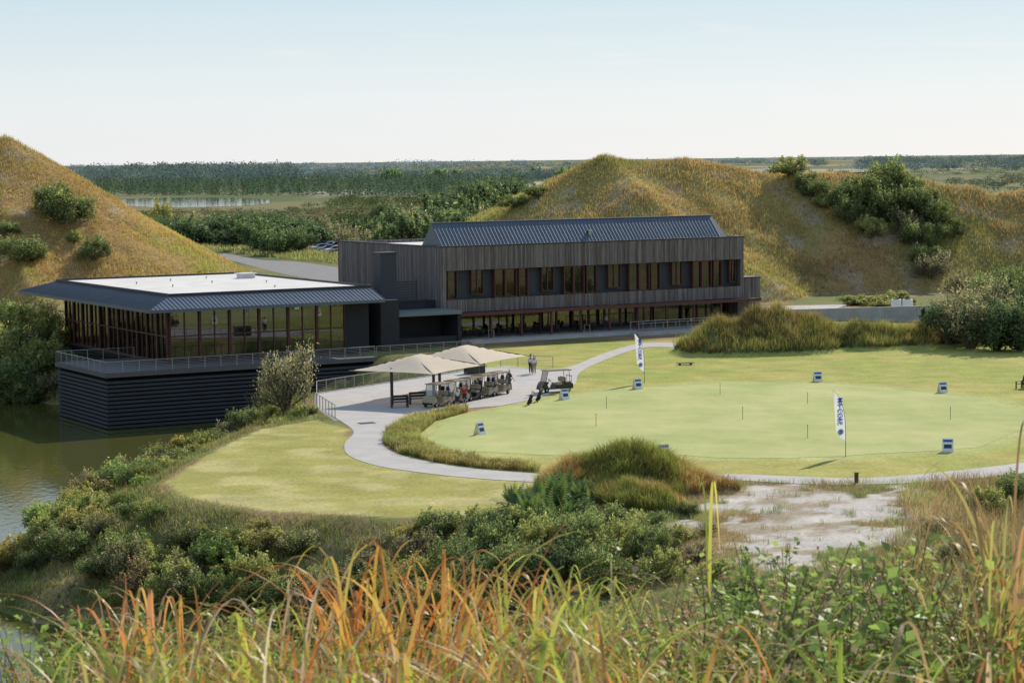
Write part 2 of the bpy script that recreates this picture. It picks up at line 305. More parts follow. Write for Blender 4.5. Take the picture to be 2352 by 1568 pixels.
def ground_color(x,y,z):
    n=fbm(x/7,y/7,4)[:,None]; n2=fbm(x/25+9,y/25,4)[:,None]; n3=fbm(x/1.2,y/1.2,3)[:,None]; n4=fbm(x/2.8+4,y/2.8,4)[:,None]
    def mixc(a,b,t): return np.array(a)*(1-t)+np.array(b)*t
    c=mixc((.30,.21,.11),(.18,.19,.07),sstep(.4,.6,n))
    far=(y>420)[:,None]
    fc=mixc((.20,.18,.09),(.11,.14,.06),sstep(.40,.56,fbm(x/60,y/140,4)[:,None]))
    fc=mixc(fc,(.44,.38,.31),sstep(.66,.74,fbm(x/120+5,y/420+3,4)[:,None])*(y>1300)[:,None]*1.0)
    c=np.where(far,fc,c)
    hill=((z>.25)&(y>255)&(y<420))[:,None]
    c=np.where(hill,mixc((.36,.23,.10),(.30,.25,.09),sstep(.4,.6,n2)),c)
    c=np.where(hill,mixc(c,(.42,.36,.30),sstep(.62,.72,fbm(x/4+7,y/4,3)[:,None])*.5),c)
    bank=((z<-.25)&(y<300))[:,None]
    c=np.where(bank,mixc((.14,.15,.05),(.28,.23,.11),sstep(.46,.66,n4)),c)
    lawn=(inpoly(x,y,TEE)|inpoly(x,y,GL))[:,None]&(z<.3)[:,None]&(z>-.3)[:,None]
    c=np.where(lawn,mixc((.41,.37,.12),(.32,.345,.09),sstep(.38,.62,n*.6+n4*.4)),c)
    c=np.where(lawn&inpoly(x,y,TEE)[:,None],mixc((.35,.325,.10),(.45,.40,.17),sstep(.45,.62,n4)),c)
    dg=np.where(inpoly(x,y,PGP),0,polyd(x,y,PGP))[:,None]
    c=np.where(lawn,mixc((.41,.42,.16),c,sstep(.3,3.2,dg+ (n4-.5)*3)),c)
    sand=sandmask(x,y)[:,None]&(z<.5)[:,None]
    c=np.where(sand,mixc((.51,.465,.42),(.34,.28,.20),sstep(.48,.64,n3*.6+n4*.4)),c)
    return c
xs=np.concatenate([-np.geomspace(30000,120,60),np.linspace(-110,-36,110),np.linspace(-35.4,50,200),np.linspace(51,110,70),np.geomspace(120,30000,60)])
ys=np.concatenate([np.linspace(-60,-2,12),np.linspace(0,84,70),np.linspace(85,240,330),np.linspace(241,370,140),np.geomspace(373,45000,120)])
GX,GY=np.meshgrid(xs,ys); gx=GX.ravel();gy=GY.ravel();gz=height(gx,gy)
nx=len(xs);ny=len(ys);i=np.arange(nx-1)[None,:]+np.arange(ny-1)[:,None]*nx
idx=np.stack([i,i+1,i+1+nx,i+nx],-1).reshape(-1)
obj('ground',np_mesh('ground',np.stack([gx,gy,gz],1),4,idx,ground_color(gx,gy,gz),True,GROUND),kind='structure')
def smoothpoly(pts,k=6):
    n=len(pts);o=[]
    for a in range(n):
        p0,p1,p2,p3=[Vector(pts[(a+j-1)%n]) for j in range(4)]
        for j in range(k):
            t=j/k;o.append(.5*((2*p1)+(p2-p0)*t+(2*p0-5*p1+4*p2-p3)*t*t+(3*p1-p0-3*p2+p3)*t**3))
    return o
def sheet(name,pts,z,m,smooth=True,kind='structure'):
    P=smoothpoly(pts) if smooth else [Vector(p) for p in pts]
    b=MB().poly([(p[0],p[1],z) for p in P]); me=b.mesh(name,m)
    if me.polygons[0].normal.z<0: me.flip_normals()
    return obj(name,me,kind=kind)
gp=smoothpoly(PGP,12);ge=[]
for k,p in enumerate(gp):
    ge.append((p.x+(random.random()-.5)*.22+.35*math.sin(k*.31),p.y+(random.random()-.5)*.35+.5*math.sin(k*.23+1)))
sheet('putting_green',ge,.012,GREEN,False)
path_out=[(768,958),(812,990),(792,1018),(800,1045),(860,1068),(950,1083),(1100,1099),(1300,1108),(1640,1102),(1900,1113),(2150,1106),(2352,1086),(2600,1050)]
path_in=[(2600,1020),(2352,1062),(2100,1090),(1960,1098),(1800,1093),(1640,1088),(1300,1089),(1200,1085),(1100,1077),(1000,1063),(915,1043),(880,1020),(888,990),(950,958),(1070,938)]
def catm(pts,k=6):
    o=[];n=len(pts)
    for a in range(n-1):
        p0,p1,p2,p3=[Vector(pts[min(max(a+j-1,0),n-1)]) for j in range(4)]
        for j in range(k):
            t=j/k;o.append(.5*((2*p1)+(p2-p0)*t+(2*p0-5*p1+4*p2-p3)*t*t+(3*p1-p0-3*p2+p3)*t**3))
    o.append(Vector(pts[-1]));return o
plaza_r=[(1150,932),(1230,915),(1300,893),(1322,880),(1330,858),(1370,835),(1450,805),(1500,797),(1600,800)]
plaza_b=[(1600,790),(1500,787),(1440,795),(1370,818),(1310,842),(1240,848),(1160,842),(1068,852)]
P=catm(S(path_out))+catm(S(path_in))+catm(S(plaza_r))+catm(S(plaza_b))+[Vector(survey(728,904)),Vector(survey(727,935))]
sheet('path',P,.022,CONC,False)
sheet('road',S([(520,583),(600,597),(690,602),(800,622),(800,655),(720,642),(640,627),(580,611),(505,590)]),.02,ASPH)
sheet('car_park',S([(690,572),(800,570),(800,590),(700,588)]),.02,ASPH,False)
xd,yd=survey(842,972)
obj('drain_cover',MB().box(-.6,.6,-.45,.45,0,.02).mesh('drain_cover',BLACKPL),loc=(xd,yd,.023),rz=.4,label='dark metal drain cover set flush in the concrete path',cat='drain cover')
sheet('pond_water',[(-600,80),(6,80),(6,222),(-8,250),(-600,250)],-5.3,WATER,False)
sheet('lake_water',S([(235,463),(330,456),(470,454),(600,457),(628,464),(570,472),(420,476),(300,473)],-4.9),-4.9,WATER)
FIELD=mat('pale_sandy_field',(.42,.36,.28),.9,.1,(.20,.19,.10),.012)
for pp in ([(705,416),(730,402),(860,399),(1000,396),(1270,398),(1330,405),(1100,411),(900,409)],[(1720,397),(1760,390),(1980,388),(2010,394),(1800,400)]):
    sheet('field',S(pp,-4.85),-4.85,FIELD)
print('terrain',time.time()-T0)
# ---------------------------------------------------------------- grass
def blades(P,h,w,seg,lean,c0,c1,r,tp=None):
    n=len(P);a=r.random(n)*2*np.pi; D=np.stack([np.cos(a),np.sin(a),0*a],1)
    b=a+np.pi/2+(r.random(n)-.5)*1.6; Wd=np.stack([np.cos(b),np.sin(b),0*b],1)*(w/2)[:,None]
    if tp is None: tp=np.full(n,1.1)
    if seg==1:
        V=np.empty((n,3,3)); V[:,0]=P-Wd;V[:,1]=P+Wd;V[:,2]=P+D*(lean*h)[:,None];V[:,2,2]+=h
        C=np.empty((n,3,3));C[:,0]=c0;C[:,1]=c0;C[:,2]=c1
        return V.reshape(-1,3),C.reshape(-1,3),3,None
    T=np.linspace(0,1,seg+1);V=np.empty((n,seg+1,2,3));C=np.empty((n,seg+1,2,3))
    for k,t in enumerate(T):
        q=t/tp; p=P+D*(lean*h*t**1.8)[:,None]; p[:,2]+=h*(2*q-q*q)
        ww=Wd*((1-t)**.6*(.75+.25*min(1,t*5)))
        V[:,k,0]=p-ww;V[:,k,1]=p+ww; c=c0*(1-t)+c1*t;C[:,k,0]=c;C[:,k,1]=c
    base=(np.arange(n)*(seg+1)*2)[:,None,None]+ (np.arange(seg)*2)[None,:,None]+np.array([0,1,3,2])[None,None,:]
    return V.reshape(-1,3),C.reshape(-1,3),4,base.ravel()
def pal(n,r,cols,jit=.25,wts=None):
    cols=np.array(cols,float);k=r.choice(len(cols),n,p=wts);c=cols[k]*(1+(r.random(n)-.5)[:,None]*2*jit);return np.clip(c,0,1)
def field_grass(name,x0,x1,y0,y1,dens,hr,wr,cols,maskf,seed,seg=1,lean=.5,clump=4.,gain=1.25,root=.7,var=.6,green=(.80,.98,.85)):
    r=np.random.default_rng(seed);n=int((x1-x0)*(y1-y0)*dens)
    x=x0+r.random(n)*(x1-x0);y=y0+r.random(n)*(y1-y0)
    z=height(x,y);k=maskf(x,y,z)&(fbm(x/clump*2,y/clump*2,2)>r.random(n)*.75)
    x=x[k];y=y[k];z=z[k];n=len(x)
    nn=fbm(x/clump,y/clump,3);h=hr[0]+(hr[1]-hr[0])*np.clip(nn*.9+r.random(n)*.6-.25,0,1);wd=wr[0]+(wr[1]-wr[0])*r.random(n)
    c=pal(n,r,cols); g=sstep(.45,.62,fbm(x/(clump*3)+7,y/(clump*3),3))[:,None]
    c=c*(1-g)+c*np.array(green)*g
    c=c*gain*(1-var/2+var*fbm(x/clump/1.5+3,y/clump/1.5,2))[:,None]
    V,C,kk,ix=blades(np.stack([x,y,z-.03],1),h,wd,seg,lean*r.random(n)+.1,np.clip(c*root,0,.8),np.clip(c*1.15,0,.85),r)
    return obj(name,np_mesh(name,V,kk,ix,C,False,GRASS),kind='stuff',label='tall wild grass covering the slope',cat='grass')
GOLD=[(.53,.33,.125),(.45,.27,.10),(.59,.40,.17),(.39,.28,.10),(.35,.32,.10)]
GG=[(.38,.32,.09),(.46,.33,.11),(.25,.26,.06),(.52,.36,.14)]
DG=[(.26,.29,.08),(.20,.23,.06),(.38,.33,.12),(.32,.23,.11)]
hillm=lambda x,y,z:(z>.3)
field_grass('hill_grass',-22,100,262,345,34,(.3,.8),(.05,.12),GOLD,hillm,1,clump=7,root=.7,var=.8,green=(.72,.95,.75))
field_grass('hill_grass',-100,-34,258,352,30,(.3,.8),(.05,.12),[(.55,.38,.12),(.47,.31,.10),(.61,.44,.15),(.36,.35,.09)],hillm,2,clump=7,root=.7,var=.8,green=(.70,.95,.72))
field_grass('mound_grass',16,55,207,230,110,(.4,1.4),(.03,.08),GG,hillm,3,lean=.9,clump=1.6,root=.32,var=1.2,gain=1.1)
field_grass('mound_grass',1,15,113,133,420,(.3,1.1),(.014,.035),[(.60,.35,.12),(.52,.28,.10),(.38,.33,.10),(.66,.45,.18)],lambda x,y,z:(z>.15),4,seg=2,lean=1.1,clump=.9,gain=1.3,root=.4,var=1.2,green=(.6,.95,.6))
RING=S([(1070,938),(950,958),(888,990),(880,1018),(915,1041),(1000,1061),(1100,1075),(1240,1084),(1240,1076),(1110,1060),(1020,1043),(968,1015),(962,998),(1000,968),(1075,946)])
rx=[p[0] for p in RING];ry=[p[1] for p in RING]
field_grass('verge_grass',min(rx),max(rx),min(ry),max(ry),380,(.12,.8),(.02,.045),[(.56,.42,.15),(.42,.34,.11),(.28,.29,.08)],lambda x,y,z:inpoly(x,y,RING),5,seg=2,lean=1,clump=.9,root=.45,var=1.2)
field_grass('bank_grass',-38,2,97,186,85,(.15,.7),(.03,.06),DG,lambda x,y,z:(z<-.15)&(z>-5.2),6,lean=.9,clump=2,root=.5,var=1)
field_grass('bank_grass',-66,-28,214,262,30,(.3,.9),(.06,.12),DG+GG,lambda x,y,z:(z<.3)&(z>-5.2)&(y-x*.577>226+33.4*.577-8),66,lean=.9,clump=2)
notlawn=lambda x,y,z:(~inpoly(x,y,GL))&(~inpoly(x,y,TEE))
ymax=survey(1300,1112)[1]-.4
field_grass('scrub_grass',0,40,76,131,95,(.08,.5),(.012,.028),[(.50,.36,.17),(.42,.30,.13),(.30,.29,.09),(.56,.42,.23)],lambda x,y,z:(z>-1.2)&(z<6)&notlawn(x,y,z)&(y<ymax+0*x)&((~sandmask(x,y))|(vn(x*1.1,y*1.1)>.80)),7,seg=2,lean=1,clump=1.6,root=.5,var=1,green=(.6,.95,.6))
THK=S([(2060,1140),(2150,1112),(2352,1100),(2420,1100),(2420,1400),(2000,1400),(1980,1290),(2090,1220)])
field_grass('thicket_grass',14,42,85,131,70,(.4,1.3),(.015,.035),[(.50,.34,.15),(.40,.28,.11),(.32,.30,.09),(.58,.42,.23)],lambda x,y,z:(z<6)&(y<ymax-1+0*x)&inpoly(x,y,THK),17,seg=2,lean=1,clump=1.5,root=.5,var=1)
field_grass('edge_grass',-24,-8,118,166,60,(.08,.35),(.02,.04),[(.50,.37,.19),(.42,.30,.15),(.28,.27,.10)],lambda x,y,z:(z>-.9)&(z<.1)&(~inpoly(x,y,TEE))&(~inpoly(x,y,PL)|(polyd(x,y,PL)<.8)),8,seg=2,lean=.9,clump=1.5)
field_grass('hillside_grass',-30,30,26,90,8,(.4,1.0),(.03,.06),GG+GOLD,lambda x,y,z:(z>-5)&(y<90)&(np.abs(x)<.27*y+2),9,lean=.8,clump=2)
field_grass('meadow_grass',-90,40,352,520,3.5,(.4,1.2),(.2,.4),[(.50,.38,.16),(.36,.31,.12),(.24,.26,.09)],lambda x,y,z:(z>-1)&~inpoly(x,y,S([(480,575),(600,590),(810,610),(830,670),(560,630)])),10,clump=8)
print('grass',time.time()-T0)
# ---------------------------------------------------------------- shrubs and trees
def crown(name,n,seed,leaf,lobes=10,cols=((.07,.11,.03),),zlo=.15,fill=.3,lr=(.2,.42),twigs=0,spike=.08,gain=1.9):
    r=np.random.default_rng(seed)
    a=r.random(lobes)*2*np.pi;q=np.sqrt(r.random(lobes))*.78;zc=zlo+.06+r.random(lobes)**1.1*(.84-zlo)
    q*=np.sqrt(np.clip(1-((zc-.42)/.66)**2,.08,1))
    c=np.stack([np.cos(a)*q,np.sin(a)*q,zc],1);Rl=lr[0]+(lr[1]-lr[0])*r.random(lobes)**1.3
    k=r.choice(lobes,n,p=Rl**2/np.sum(Rl**2));d=r.normal(size=(n,3));d/=np.linalg.norm(d,axis=1)[:,None]
    rad=Rl[k]*(fill+(1-fill)*r.random(n)**.6)*(1+1.2*(vn(d[:,0]*4+k*7+40,d[:,2]*4+40+d[:,1]*3)-.5))
    p=c[k]+d*rad[:,None]*np.array([1,1,.85])
    ns=int(n*spike*2);sh_n=max(8,lobes*3);sk=r.integers(lobes,size=sh_n);sd=r.normal(size=(sh_n,3))*.45;sd[:,2]=1;sd/=np.linalg.norm(sd,axis=1)[:,None];j=r.integers(sh_n,size=ns)
    p[:ns]=c[sk][j]+sd[j]*(Rl[sk][j]*(.5+1.0*r.random(ns)))[:,None]+r.normal(size=(ns,3))*.022
    p[:,2]=np.maximum(p[:,2],.01+.06*r.random(n))
    nr=d+r.normal(size=(n,3))*.9;nr/=np.linalg.norm(nr,axis=1)[:,None]
    t=np.cross(nr,r.normal(size=(n,3)));t/=np.linalg.norm(t,axis=1)[:,None];b=np.cross(nr,t)
    s=leaf*(.5+.9*r.random(n))[:,None]
    V=np.stack([p-t*s,p+b*s*.45,p+t*s,p-b*s*.45],1)
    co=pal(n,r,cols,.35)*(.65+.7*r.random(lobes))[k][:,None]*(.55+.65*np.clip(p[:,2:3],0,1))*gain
    C=np.repeat(co[:,None,:],4,1)
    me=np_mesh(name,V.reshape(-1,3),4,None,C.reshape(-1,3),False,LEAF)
    B=MB()
    for j in range(lobes):
        m0=Vector((c[j][0]*.25,c[j][1]*.25,c[j][2]*.45));e=Vector(c[j])
        B.path([(0,0,-.08),m0,e],[.035,.022,.008],5)
        for q in range(3+twigs):
            dd=Vector(r.normal(size=3)).normalized();dd.z=abs(dd.z)*.8
            B.path([m0.lerp(e,r.random()),e+dd*Rl[j]*(.9+.45*(twigs>0))],[.010,.003],3)
    return me,B.mesh(name+'_trunk',BARK)
G1=((.085,.115,.036),(.12,.145,.047),(.06,.085,.028),(.15,.16,.055));G2=((.16,.175,.05),(.13,.155,.045),(.22,.20,.075));G3=((.16,.15,.075),(.12,.13,.055),(.20,.165,.09));G4=((.055,.08,.03),(.075,.105,.036),(.05,.065,.03))
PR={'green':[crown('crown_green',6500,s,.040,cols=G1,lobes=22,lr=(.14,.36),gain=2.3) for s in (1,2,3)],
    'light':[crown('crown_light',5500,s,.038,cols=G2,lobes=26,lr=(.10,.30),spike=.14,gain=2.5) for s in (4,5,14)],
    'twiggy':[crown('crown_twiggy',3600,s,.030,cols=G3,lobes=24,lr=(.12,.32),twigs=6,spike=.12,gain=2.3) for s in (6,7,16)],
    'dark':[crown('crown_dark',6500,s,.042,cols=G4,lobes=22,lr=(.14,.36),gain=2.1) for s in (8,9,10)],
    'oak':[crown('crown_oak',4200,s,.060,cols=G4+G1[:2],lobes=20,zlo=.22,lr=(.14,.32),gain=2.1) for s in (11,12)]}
LAB={'green':'dense leafy green shrub growing on the sandy slope','light':'yellow green leafy shrub on the grassy bank','twiggy':'sparse olive brown shrub with bare twigs showing','dark':'dark green bushy evergreen shrub','oak':'broad dark green tree in scrubland'}
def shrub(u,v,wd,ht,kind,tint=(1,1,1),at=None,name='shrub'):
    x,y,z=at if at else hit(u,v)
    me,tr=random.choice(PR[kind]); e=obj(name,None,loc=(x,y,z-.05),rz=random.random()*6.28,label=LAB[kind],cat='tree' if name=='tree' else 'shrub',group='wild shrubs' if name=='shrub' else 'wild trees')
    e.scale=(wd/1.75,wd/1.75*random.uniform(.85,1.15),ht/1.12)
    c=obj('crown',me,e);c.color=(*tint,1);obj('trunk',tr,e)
sh=[ # u, vbase, width m, height m
(660,948,5.4,5.4,'twiggy'),(640,948,3.4,2.6,'green'),(550,972,3.4,3.0,'dark'),(375,1062,3.4,2.9,'light'),(455,1018,2.8,2.1,'light'),(518,1010,2.4,1.7,'twiggy'),(560,985,2.8,1.7,'green'),(590,970,2,1.2,'green'),(690,958,1.8,1.1,'light'),(715,950,1.2,.8,'light'),(420,1045,2.6,1.5,'green'),(480,990,2.4,1.6,'green'),(620,962,2.4,1.3,'light'),
(300,1105,3.2,2.1,'light'),(250,1120,2.4,1.6,'light'),(190,1165,3.4,3.0,'twiggy'),(235,1140,2.6,1.5,'green'),(340,1085,2.6,1.7,'green'),(90,1225,3.6,2.4,'light'),(60,1290,3.0,2.0,'light'),(150,1290,3.4,2.2,'green'),(120,1255,3,2,'light'),(30,1260,2.2,1.6,'light'),(160,1215,2.8,1.8,'green'),(220,1190,2.6,1.5,'light'),
(235,1330,2.6,1.4,'green'),(270,1310,2,1,'green'),(370,1340,3.0,2.0,'light'),(410,1390,3.4,2.6,'light'),(470,1400,3.0,2.2,'green'),(600,1370,3.2,2.4,'light'),(560,1400,3.0,2.0,'light'),(670,1400,3.0,2.0,'green'),(760,1400,3.0,2.0,'twiggy'),(850,1330,3.0,1.8,'twiggy'),(880,1390,3.0,2.0,'green'),(960,1290,2.6,1.8,'twiggy'),(1010,1230,2.6,1.4,'green'),(1090,1215,2.6,1.3,'light'),
(1060,1330,3.2,2.2,'green'),(1150,1290,3.0,2.2,'green'),(1240,1270,3.0,1.9,'light'),(1330,1270,3.0,2.2,'green'),(1420,1290,3.0,2.1,'light'),(1500,1300,2.6,2.0,'green'),(1290,1350,3.8,2.8,'dark'),(1180,1360,3.4,2.4,'green'),(1400,1360,3.4,2.4,'green'),(1530,1330,2.4,1.6,'light'),(1100,1400,4,3,'dark'),(1210,1230,2.8,1.6,'light'),(1450,1240,2.4,1.6,'light'),(1380,1225,2.4,1.6,'green'),(980,1400,3.4,2.4,'green'),(1340,1215,2.4,1.6,'dark'),(1480,1260,2.4,1.5,'green'),(1130,1240,2.6,1.7,'dark'),(1290,1245,2.6,1.7,'green'),(1560,1250,2.0,1.1,'light'),(1620,1230,1.6,.8,'twiggy'),(1580,1180,1.5,.7,'green'),(1420,1205,1.6,1.0,'dark'),(1500,1210,1.6,.9,'green'),(1350,1150,1.6,1.1,'dark'),
(1640,1330,2,1,'light'),(1700,1380,2.4,1.2,'green'),(1830,1370,2.4,1,'light'),(2020,1350,2.4,1.1,'light'),(2150,1230,2.2,1.1,'twiggy'),(2260,1180,2.6,1.5,'light'),(2330,1160,3,1.8,'green'),(2200,1300,3,1.6,'twiggy'),(1950,1400,2.6,1.3,'green'),(1600,1290,2,1,'twiggy'),
(2175,790,6,4.5,'dark'),(2230,800,7,6,'twiggy'),(2290,805,7,5,'dark'),(2345,805,7,5.5,'dark'),(2260,760,8,6,'twiggy'),(2330,740,8,6,'dark'),(2200,745,6,4,'twiggy'),(2140,640,6,4,'twiggy'),(2130,610,5,3,'green'),(2320,680,6,4,'green'),(2210,690,6,4,'twiggy'),(2290,700,6,4,'green'),
(145,512,8,6,'green'),(110,490,5,4,'green'),(45,603,7,3.6,'green'),(75,600,5,2.4,'green'),(215,598,6,3.6,'green'),(185,500,4,3,'green'),(170,560,3,2,'light'),(20,540,4,2,'green'),
(1870,455,5,2.8,'green'),(1935,480,6,4,'green'),(1985,470,7,4.6,'green'),(2030,440,7,5,'green'),(2070,480,7,5,'green'),(2110,505,7,5,'green'),(2150,525,6,4.6,'green'),(2190,545,4,3,'green'),(2000,548,5,3.2,'light'),(2110,570,6,4,'green'),(1960,510,6,4.2,'green'),(2040,510,7,4.8,'green'),(1985,535,4,2.5,'light'),(1815,404,7,3.2,'light'),(1855,435,5,2.8,'green'),(2080,540,6,3.6,'twiggy'),(2150,560,4,3,'green'),(1890,480,4,2.4,'light'),(2010,490,6,4.5,'light'),(2060,445,6,4,'light'),(2100,470,5,4,'green'),(2130,500,5,4,'light'),(1960,700,4,1.2,'green'),(1180,478,5,2,'green'),(1230,452,4,1.6,'green'),
(60,800,7,5,'light'),(20,870,8,6,'light'),(90,860,6,4,'light'),(30,930,8,5,'green'),(110,905,4,2.5,'twiggy'),(70,930,6,3,'green'),(0,780,8,5,'green'),(120,800,6,4,'light'),(100,740,5,3,'twiggy')]
for q in sh: shrub(*q)
for q in [(2010,705,6,1.6),(2060,700,6,2.0),(1960,700,5,1.4)]: shrub(q[0],q[1],q[2],q[3],'light')
r0=random.Random(11);cnt=0
while cnt<125:
    x=r0.uniform(-36,3);y=r0.uniform(96,166);z=float(height(np.array([x]),np.array([y]))[0])
    if z>-.7 or z<-4.95 or (x<-22 and y<122): continue
    if y>128 and r0.random()<.25: continue
    cnt+=1;ht=min(r0.uniform(.9,2.4),-z*.62+.45);k=r0.choices(['light','green','twiggy','dark'],[.46,.28,.22,.04])[0]
    shrub(0,0,ht*r0.uniform(1.1,1.9)+.6,ht,k,at=(x,y,z),tint=(r0.uniform(.85,1.2),r0.uniform(.9,1.1),r0.uniform(.8,1.0)))
r0=random.Random(3)
for k in range(24):
    u=290+k*18; yy=500+r0.random()*40; shrub(u,0,12+r0.random()*5,4.6+r0.random()*3.6,'dark',at=((u-1176)/5000*yy+r0.uniform(-2,2),yy,-.5),name='tree',tint=(1.0,1.05,1.1))
for u,dd,hh in [(650,455,7),(620,470,6.5),(690,470,6),(590,480,7)]: shrub(u,0,10,hh,'dark',at=((u-1176)/5000*dd,dd,0),name='tree',tint=(1.3,1.3,1.2))
for u,dd,hh,kd in [(870,520,8,'oak'),(920,500,9,'oak'),(975,480,10,'twiggy'),(1030,470,10.5,'oak'),(1075,460,10,'twiggy'),(1110,480,10,'oak'),(1000,520,10,'oak'),(940,560,9,'twiggy'),(1140,520,10,'twiggy'),(370,590,11,'light'),(440,600,7,'light'),(780,560,6,'twiggy'),(830,600,6,'oak'),(1150,640,14,'oak'),(740,600,6,'twiggy'),(1170,760,17,'dark'),(1100,800,14,'dark'),
  (895,470,8,'oak'),(850,480,7,'twiggy'),(1050,440,10,'oak'),(990,455,9.5,'twiggy'),(1125,430,9,'oak'),(950,450,9,'oak'),(1090,560,12,'oak'),(1040,600,12,'dark'),(800,500,6,'twiggy'),(890,620,9,'dark'),(1010,680,11,'oak')]:
    shrub(u,0,hh*1.35 if u!=370 else 8,hh,kd,at=((u-1176)/5000*dd,dd,-1.5 if dd>450 else -.3),name='tree',tint=(1.1,1.1,1.15) if kd!='light' else (1.05,.95,.8))
print('shrubs',time.time()-T0)
# far masses
def mass(name,P,Hh,Wd,n,leaf,cols,seed,label,pointy=False):
    r=np.random.default_rng(seed);K=len(P)
    Pn=np.repeat(P,n,0);h=np.repeat(Hh,n);wd=np.repeat(Wd,n);m=K*n
    d=r.normal(size=(m,3));d/=np.linalg.norm(d,axis=1)[:,None];rr=.55+.45*r.random(m)
    if pointy:
        t=r.random(m)**1.3;a=r.random(m)*6.283;q=(1-t)*wd*.5*(.4+.6*r.random(m));p=Pn+np.stack([np.cos(a)*q,np.sin(a)*q,(.08+.92*t)*h],1)
    else:
        p=Pn+d*np.stack([wd*.5*rr,wd*.5*rr,h*.42*rr],1);p[:,2]+=h*.52
    nr=d+r.normal(size=(m,3))*.6;nr/=np.linalg.norm(nr,axis=1)[:,None];t=np.cross(nr,r.normal(size=(m,3)));t/=np.linalg.norm(t,axis=1)[:,None];b=np.cross(nr,t)
    s=(leaf*wd*(.6+.8*r.random(m)))[:,None]
    V=np.stack([p-t*s,p+b*s*.6,p+t*s,p-b*s*.6],1)
    c=np.repeat(pal(K,r,cols,.25),n,0)*(.8+.4*r.random(m))[:,None]
    return obj(name,np_mesh(name,V.reshape(-1,3),4,None,np.repeat(c[:,None,:],4,1).reshape(-1,3),False,FARLEAF),kind='stuff',label=label,cat='trees')
def rnd_region(n,poly_uv,z,seed,cl=None,thr=.5):
    r=np.random.default_rng(seed);P=np.array(S(poly_uv,z));x0,y0=P.min(0);x1,y1=P.max(0)
    pl=[tuple(p) for p in P];tot=0;acc=[]
    while tot<n:
        iy=1/y1+(1/y0-1/y1)*r.random(n*4);y=1/iy;x=x0+(x1-x0)*r.random(n*4);k=inpoly(x,y,pl)
        if cl: k&=fbm(x/cl[0],y/cl[1],3)>thr
        acc.append(np.stack([x[k],y[k],0*x[k]+z],1));tot+=k.sum()
        if len(acc)>60:break
    return np.concatenate(acc)[:n]
HAZE_COLS=((.15,.21,.19),(.19,.24,.20),(.13,.18,.18))  # aerial haze painted into the leaf colours of the distant woods
r=np.random.default_rng(5)
P=rnd_region(2300,[(190,450),(230,430),(700,424),(1050,418),(1230,422),(1180,442),(1100,454),(700,452)],-5,11)
mass('pine_wood',P,7+6*r.random(len(P)),4.5+2.5*r.random(len(P)),30,.11,((.11,.17,.10),(.09,.14,.09),(.15,.20,.12)),12,'dense plantation of young pines on the plain',True)
P=rnd_region(300,[(140,430),(150,412),(700,404),(715,418),(600,430)],-5,13,(160,500),.45);mass('distant_wood',P,12+18*r.random(len(P)),20+22*r.random(len(P)),110,.04,HAZE_COLS,14,'belt of broad trees across the plain')
P=rnd_region(300,[(700,424),(720,408),(1330,400),(1350,414),(1000,424)],-5,41,(120,500),.48);mass('distant_wood',P,8+10*r.random(len(P)),14+14*r.random(len(P)),90,.045,HAZE_COLS,42,'rows of broad trees between pale clearings')
P=rnd_region(1700,[(190,560),(200,486),(700,480),(1150,452),(1180,500),(860,560)],-4,15,(60,130),.38);zz=height(P[:,0],P[:,1]);P[:,2]=zz-.2
mass('scrubland',P,.8+3.2*r.random(len(P))**2,3+7*r.random(len(P)),60,.045,((.18,.19,.08),(.26,.21,.10),(.12,.15,.065),(.21,.19,.11)),16,'low brown and green scrub on the flat plain')
P=rnd_region(420,[(190,560),(200,500),(640,488),(800,456),(1150,450),(1180,500),(860,560)],-4,35,(80,150),.46);zz=height(P[:,0],P[:,1]);P[:,2]=zz-.2
mass('scrubland',P,3+4.0*r.random(len(P)),8+7*r.random(len(P)),110,.038,((.11,.15,.06),(.09,.12,.05),(.15,.17,.07)),36,'dark green bushes scattered over the plain')
n=1500;y=3500*(15000/3500)**r.random(n);x=(r.random(n)*2-1)*.26*y;P=np.stack([x,y,0*x-5],1);f_=fbm(x/700,y/1500,3);cl=f_>.46;P=P[cl];f_=f_[cl]
mass('horizon_wood',P,5+60*(f_-.46)+8*r.random(len(P)),40+60*r.random(len(P)),60,.035,((.28,.36,.40),(.31,.38,.40),(.25,.32,.35)),17,'hazy line of woods along the horizon')  # pale blue-grey leaves carry the horizon haze in their colour
P=rnd_region(260,[(1960,400),(1990,376),(2360,372),(2420,400),(2200,392)],-5,19,(120,300),.45);mass('distant_wood',P,12+14*r.random(len(P)),18+14*r.random(len(P)),80,.05,HAZE_COLS,20,'scattered dark oaks on sandy ground')
P=rnd_region(240,[(740,396),(760,382),(1400,376),(1900,370),(1900,386),(1300,392)],-5,21,(150,400),.5);mass('distant_wood',P,9+12*r.random(len(P)),14+16*r.random(len(P)),70,.05,HAZE_COLS,22,'scattered dark oaks on sandy ground')
P=rnd_region(200,[(1680,440),(1700,402),(2380,392),(2400,450),(2100,440)],-5,51,(60,150),.5);mass('distant_wood',P,3+7*r.random(len(P)),8+12*r.random(len(P)),110,.04,((.12,.16,.10),(.15,.19,.11),(.17,.16,.10)),52,'uneven scrub and oak clumps behind the hill')
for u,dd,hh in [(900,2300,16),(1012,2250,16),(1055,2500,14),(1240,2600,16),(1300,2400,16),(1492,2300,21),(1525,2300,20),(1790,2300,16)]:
    shrub(u,0,hh*1.5,hh,'oak',at=((u-1176)/5000*dd,dd,-5),name='tree',tint=(1.6,1.75,2.1))  # bluish tint paints distance haze onto the far oaks
print('far',time.time()-T0)
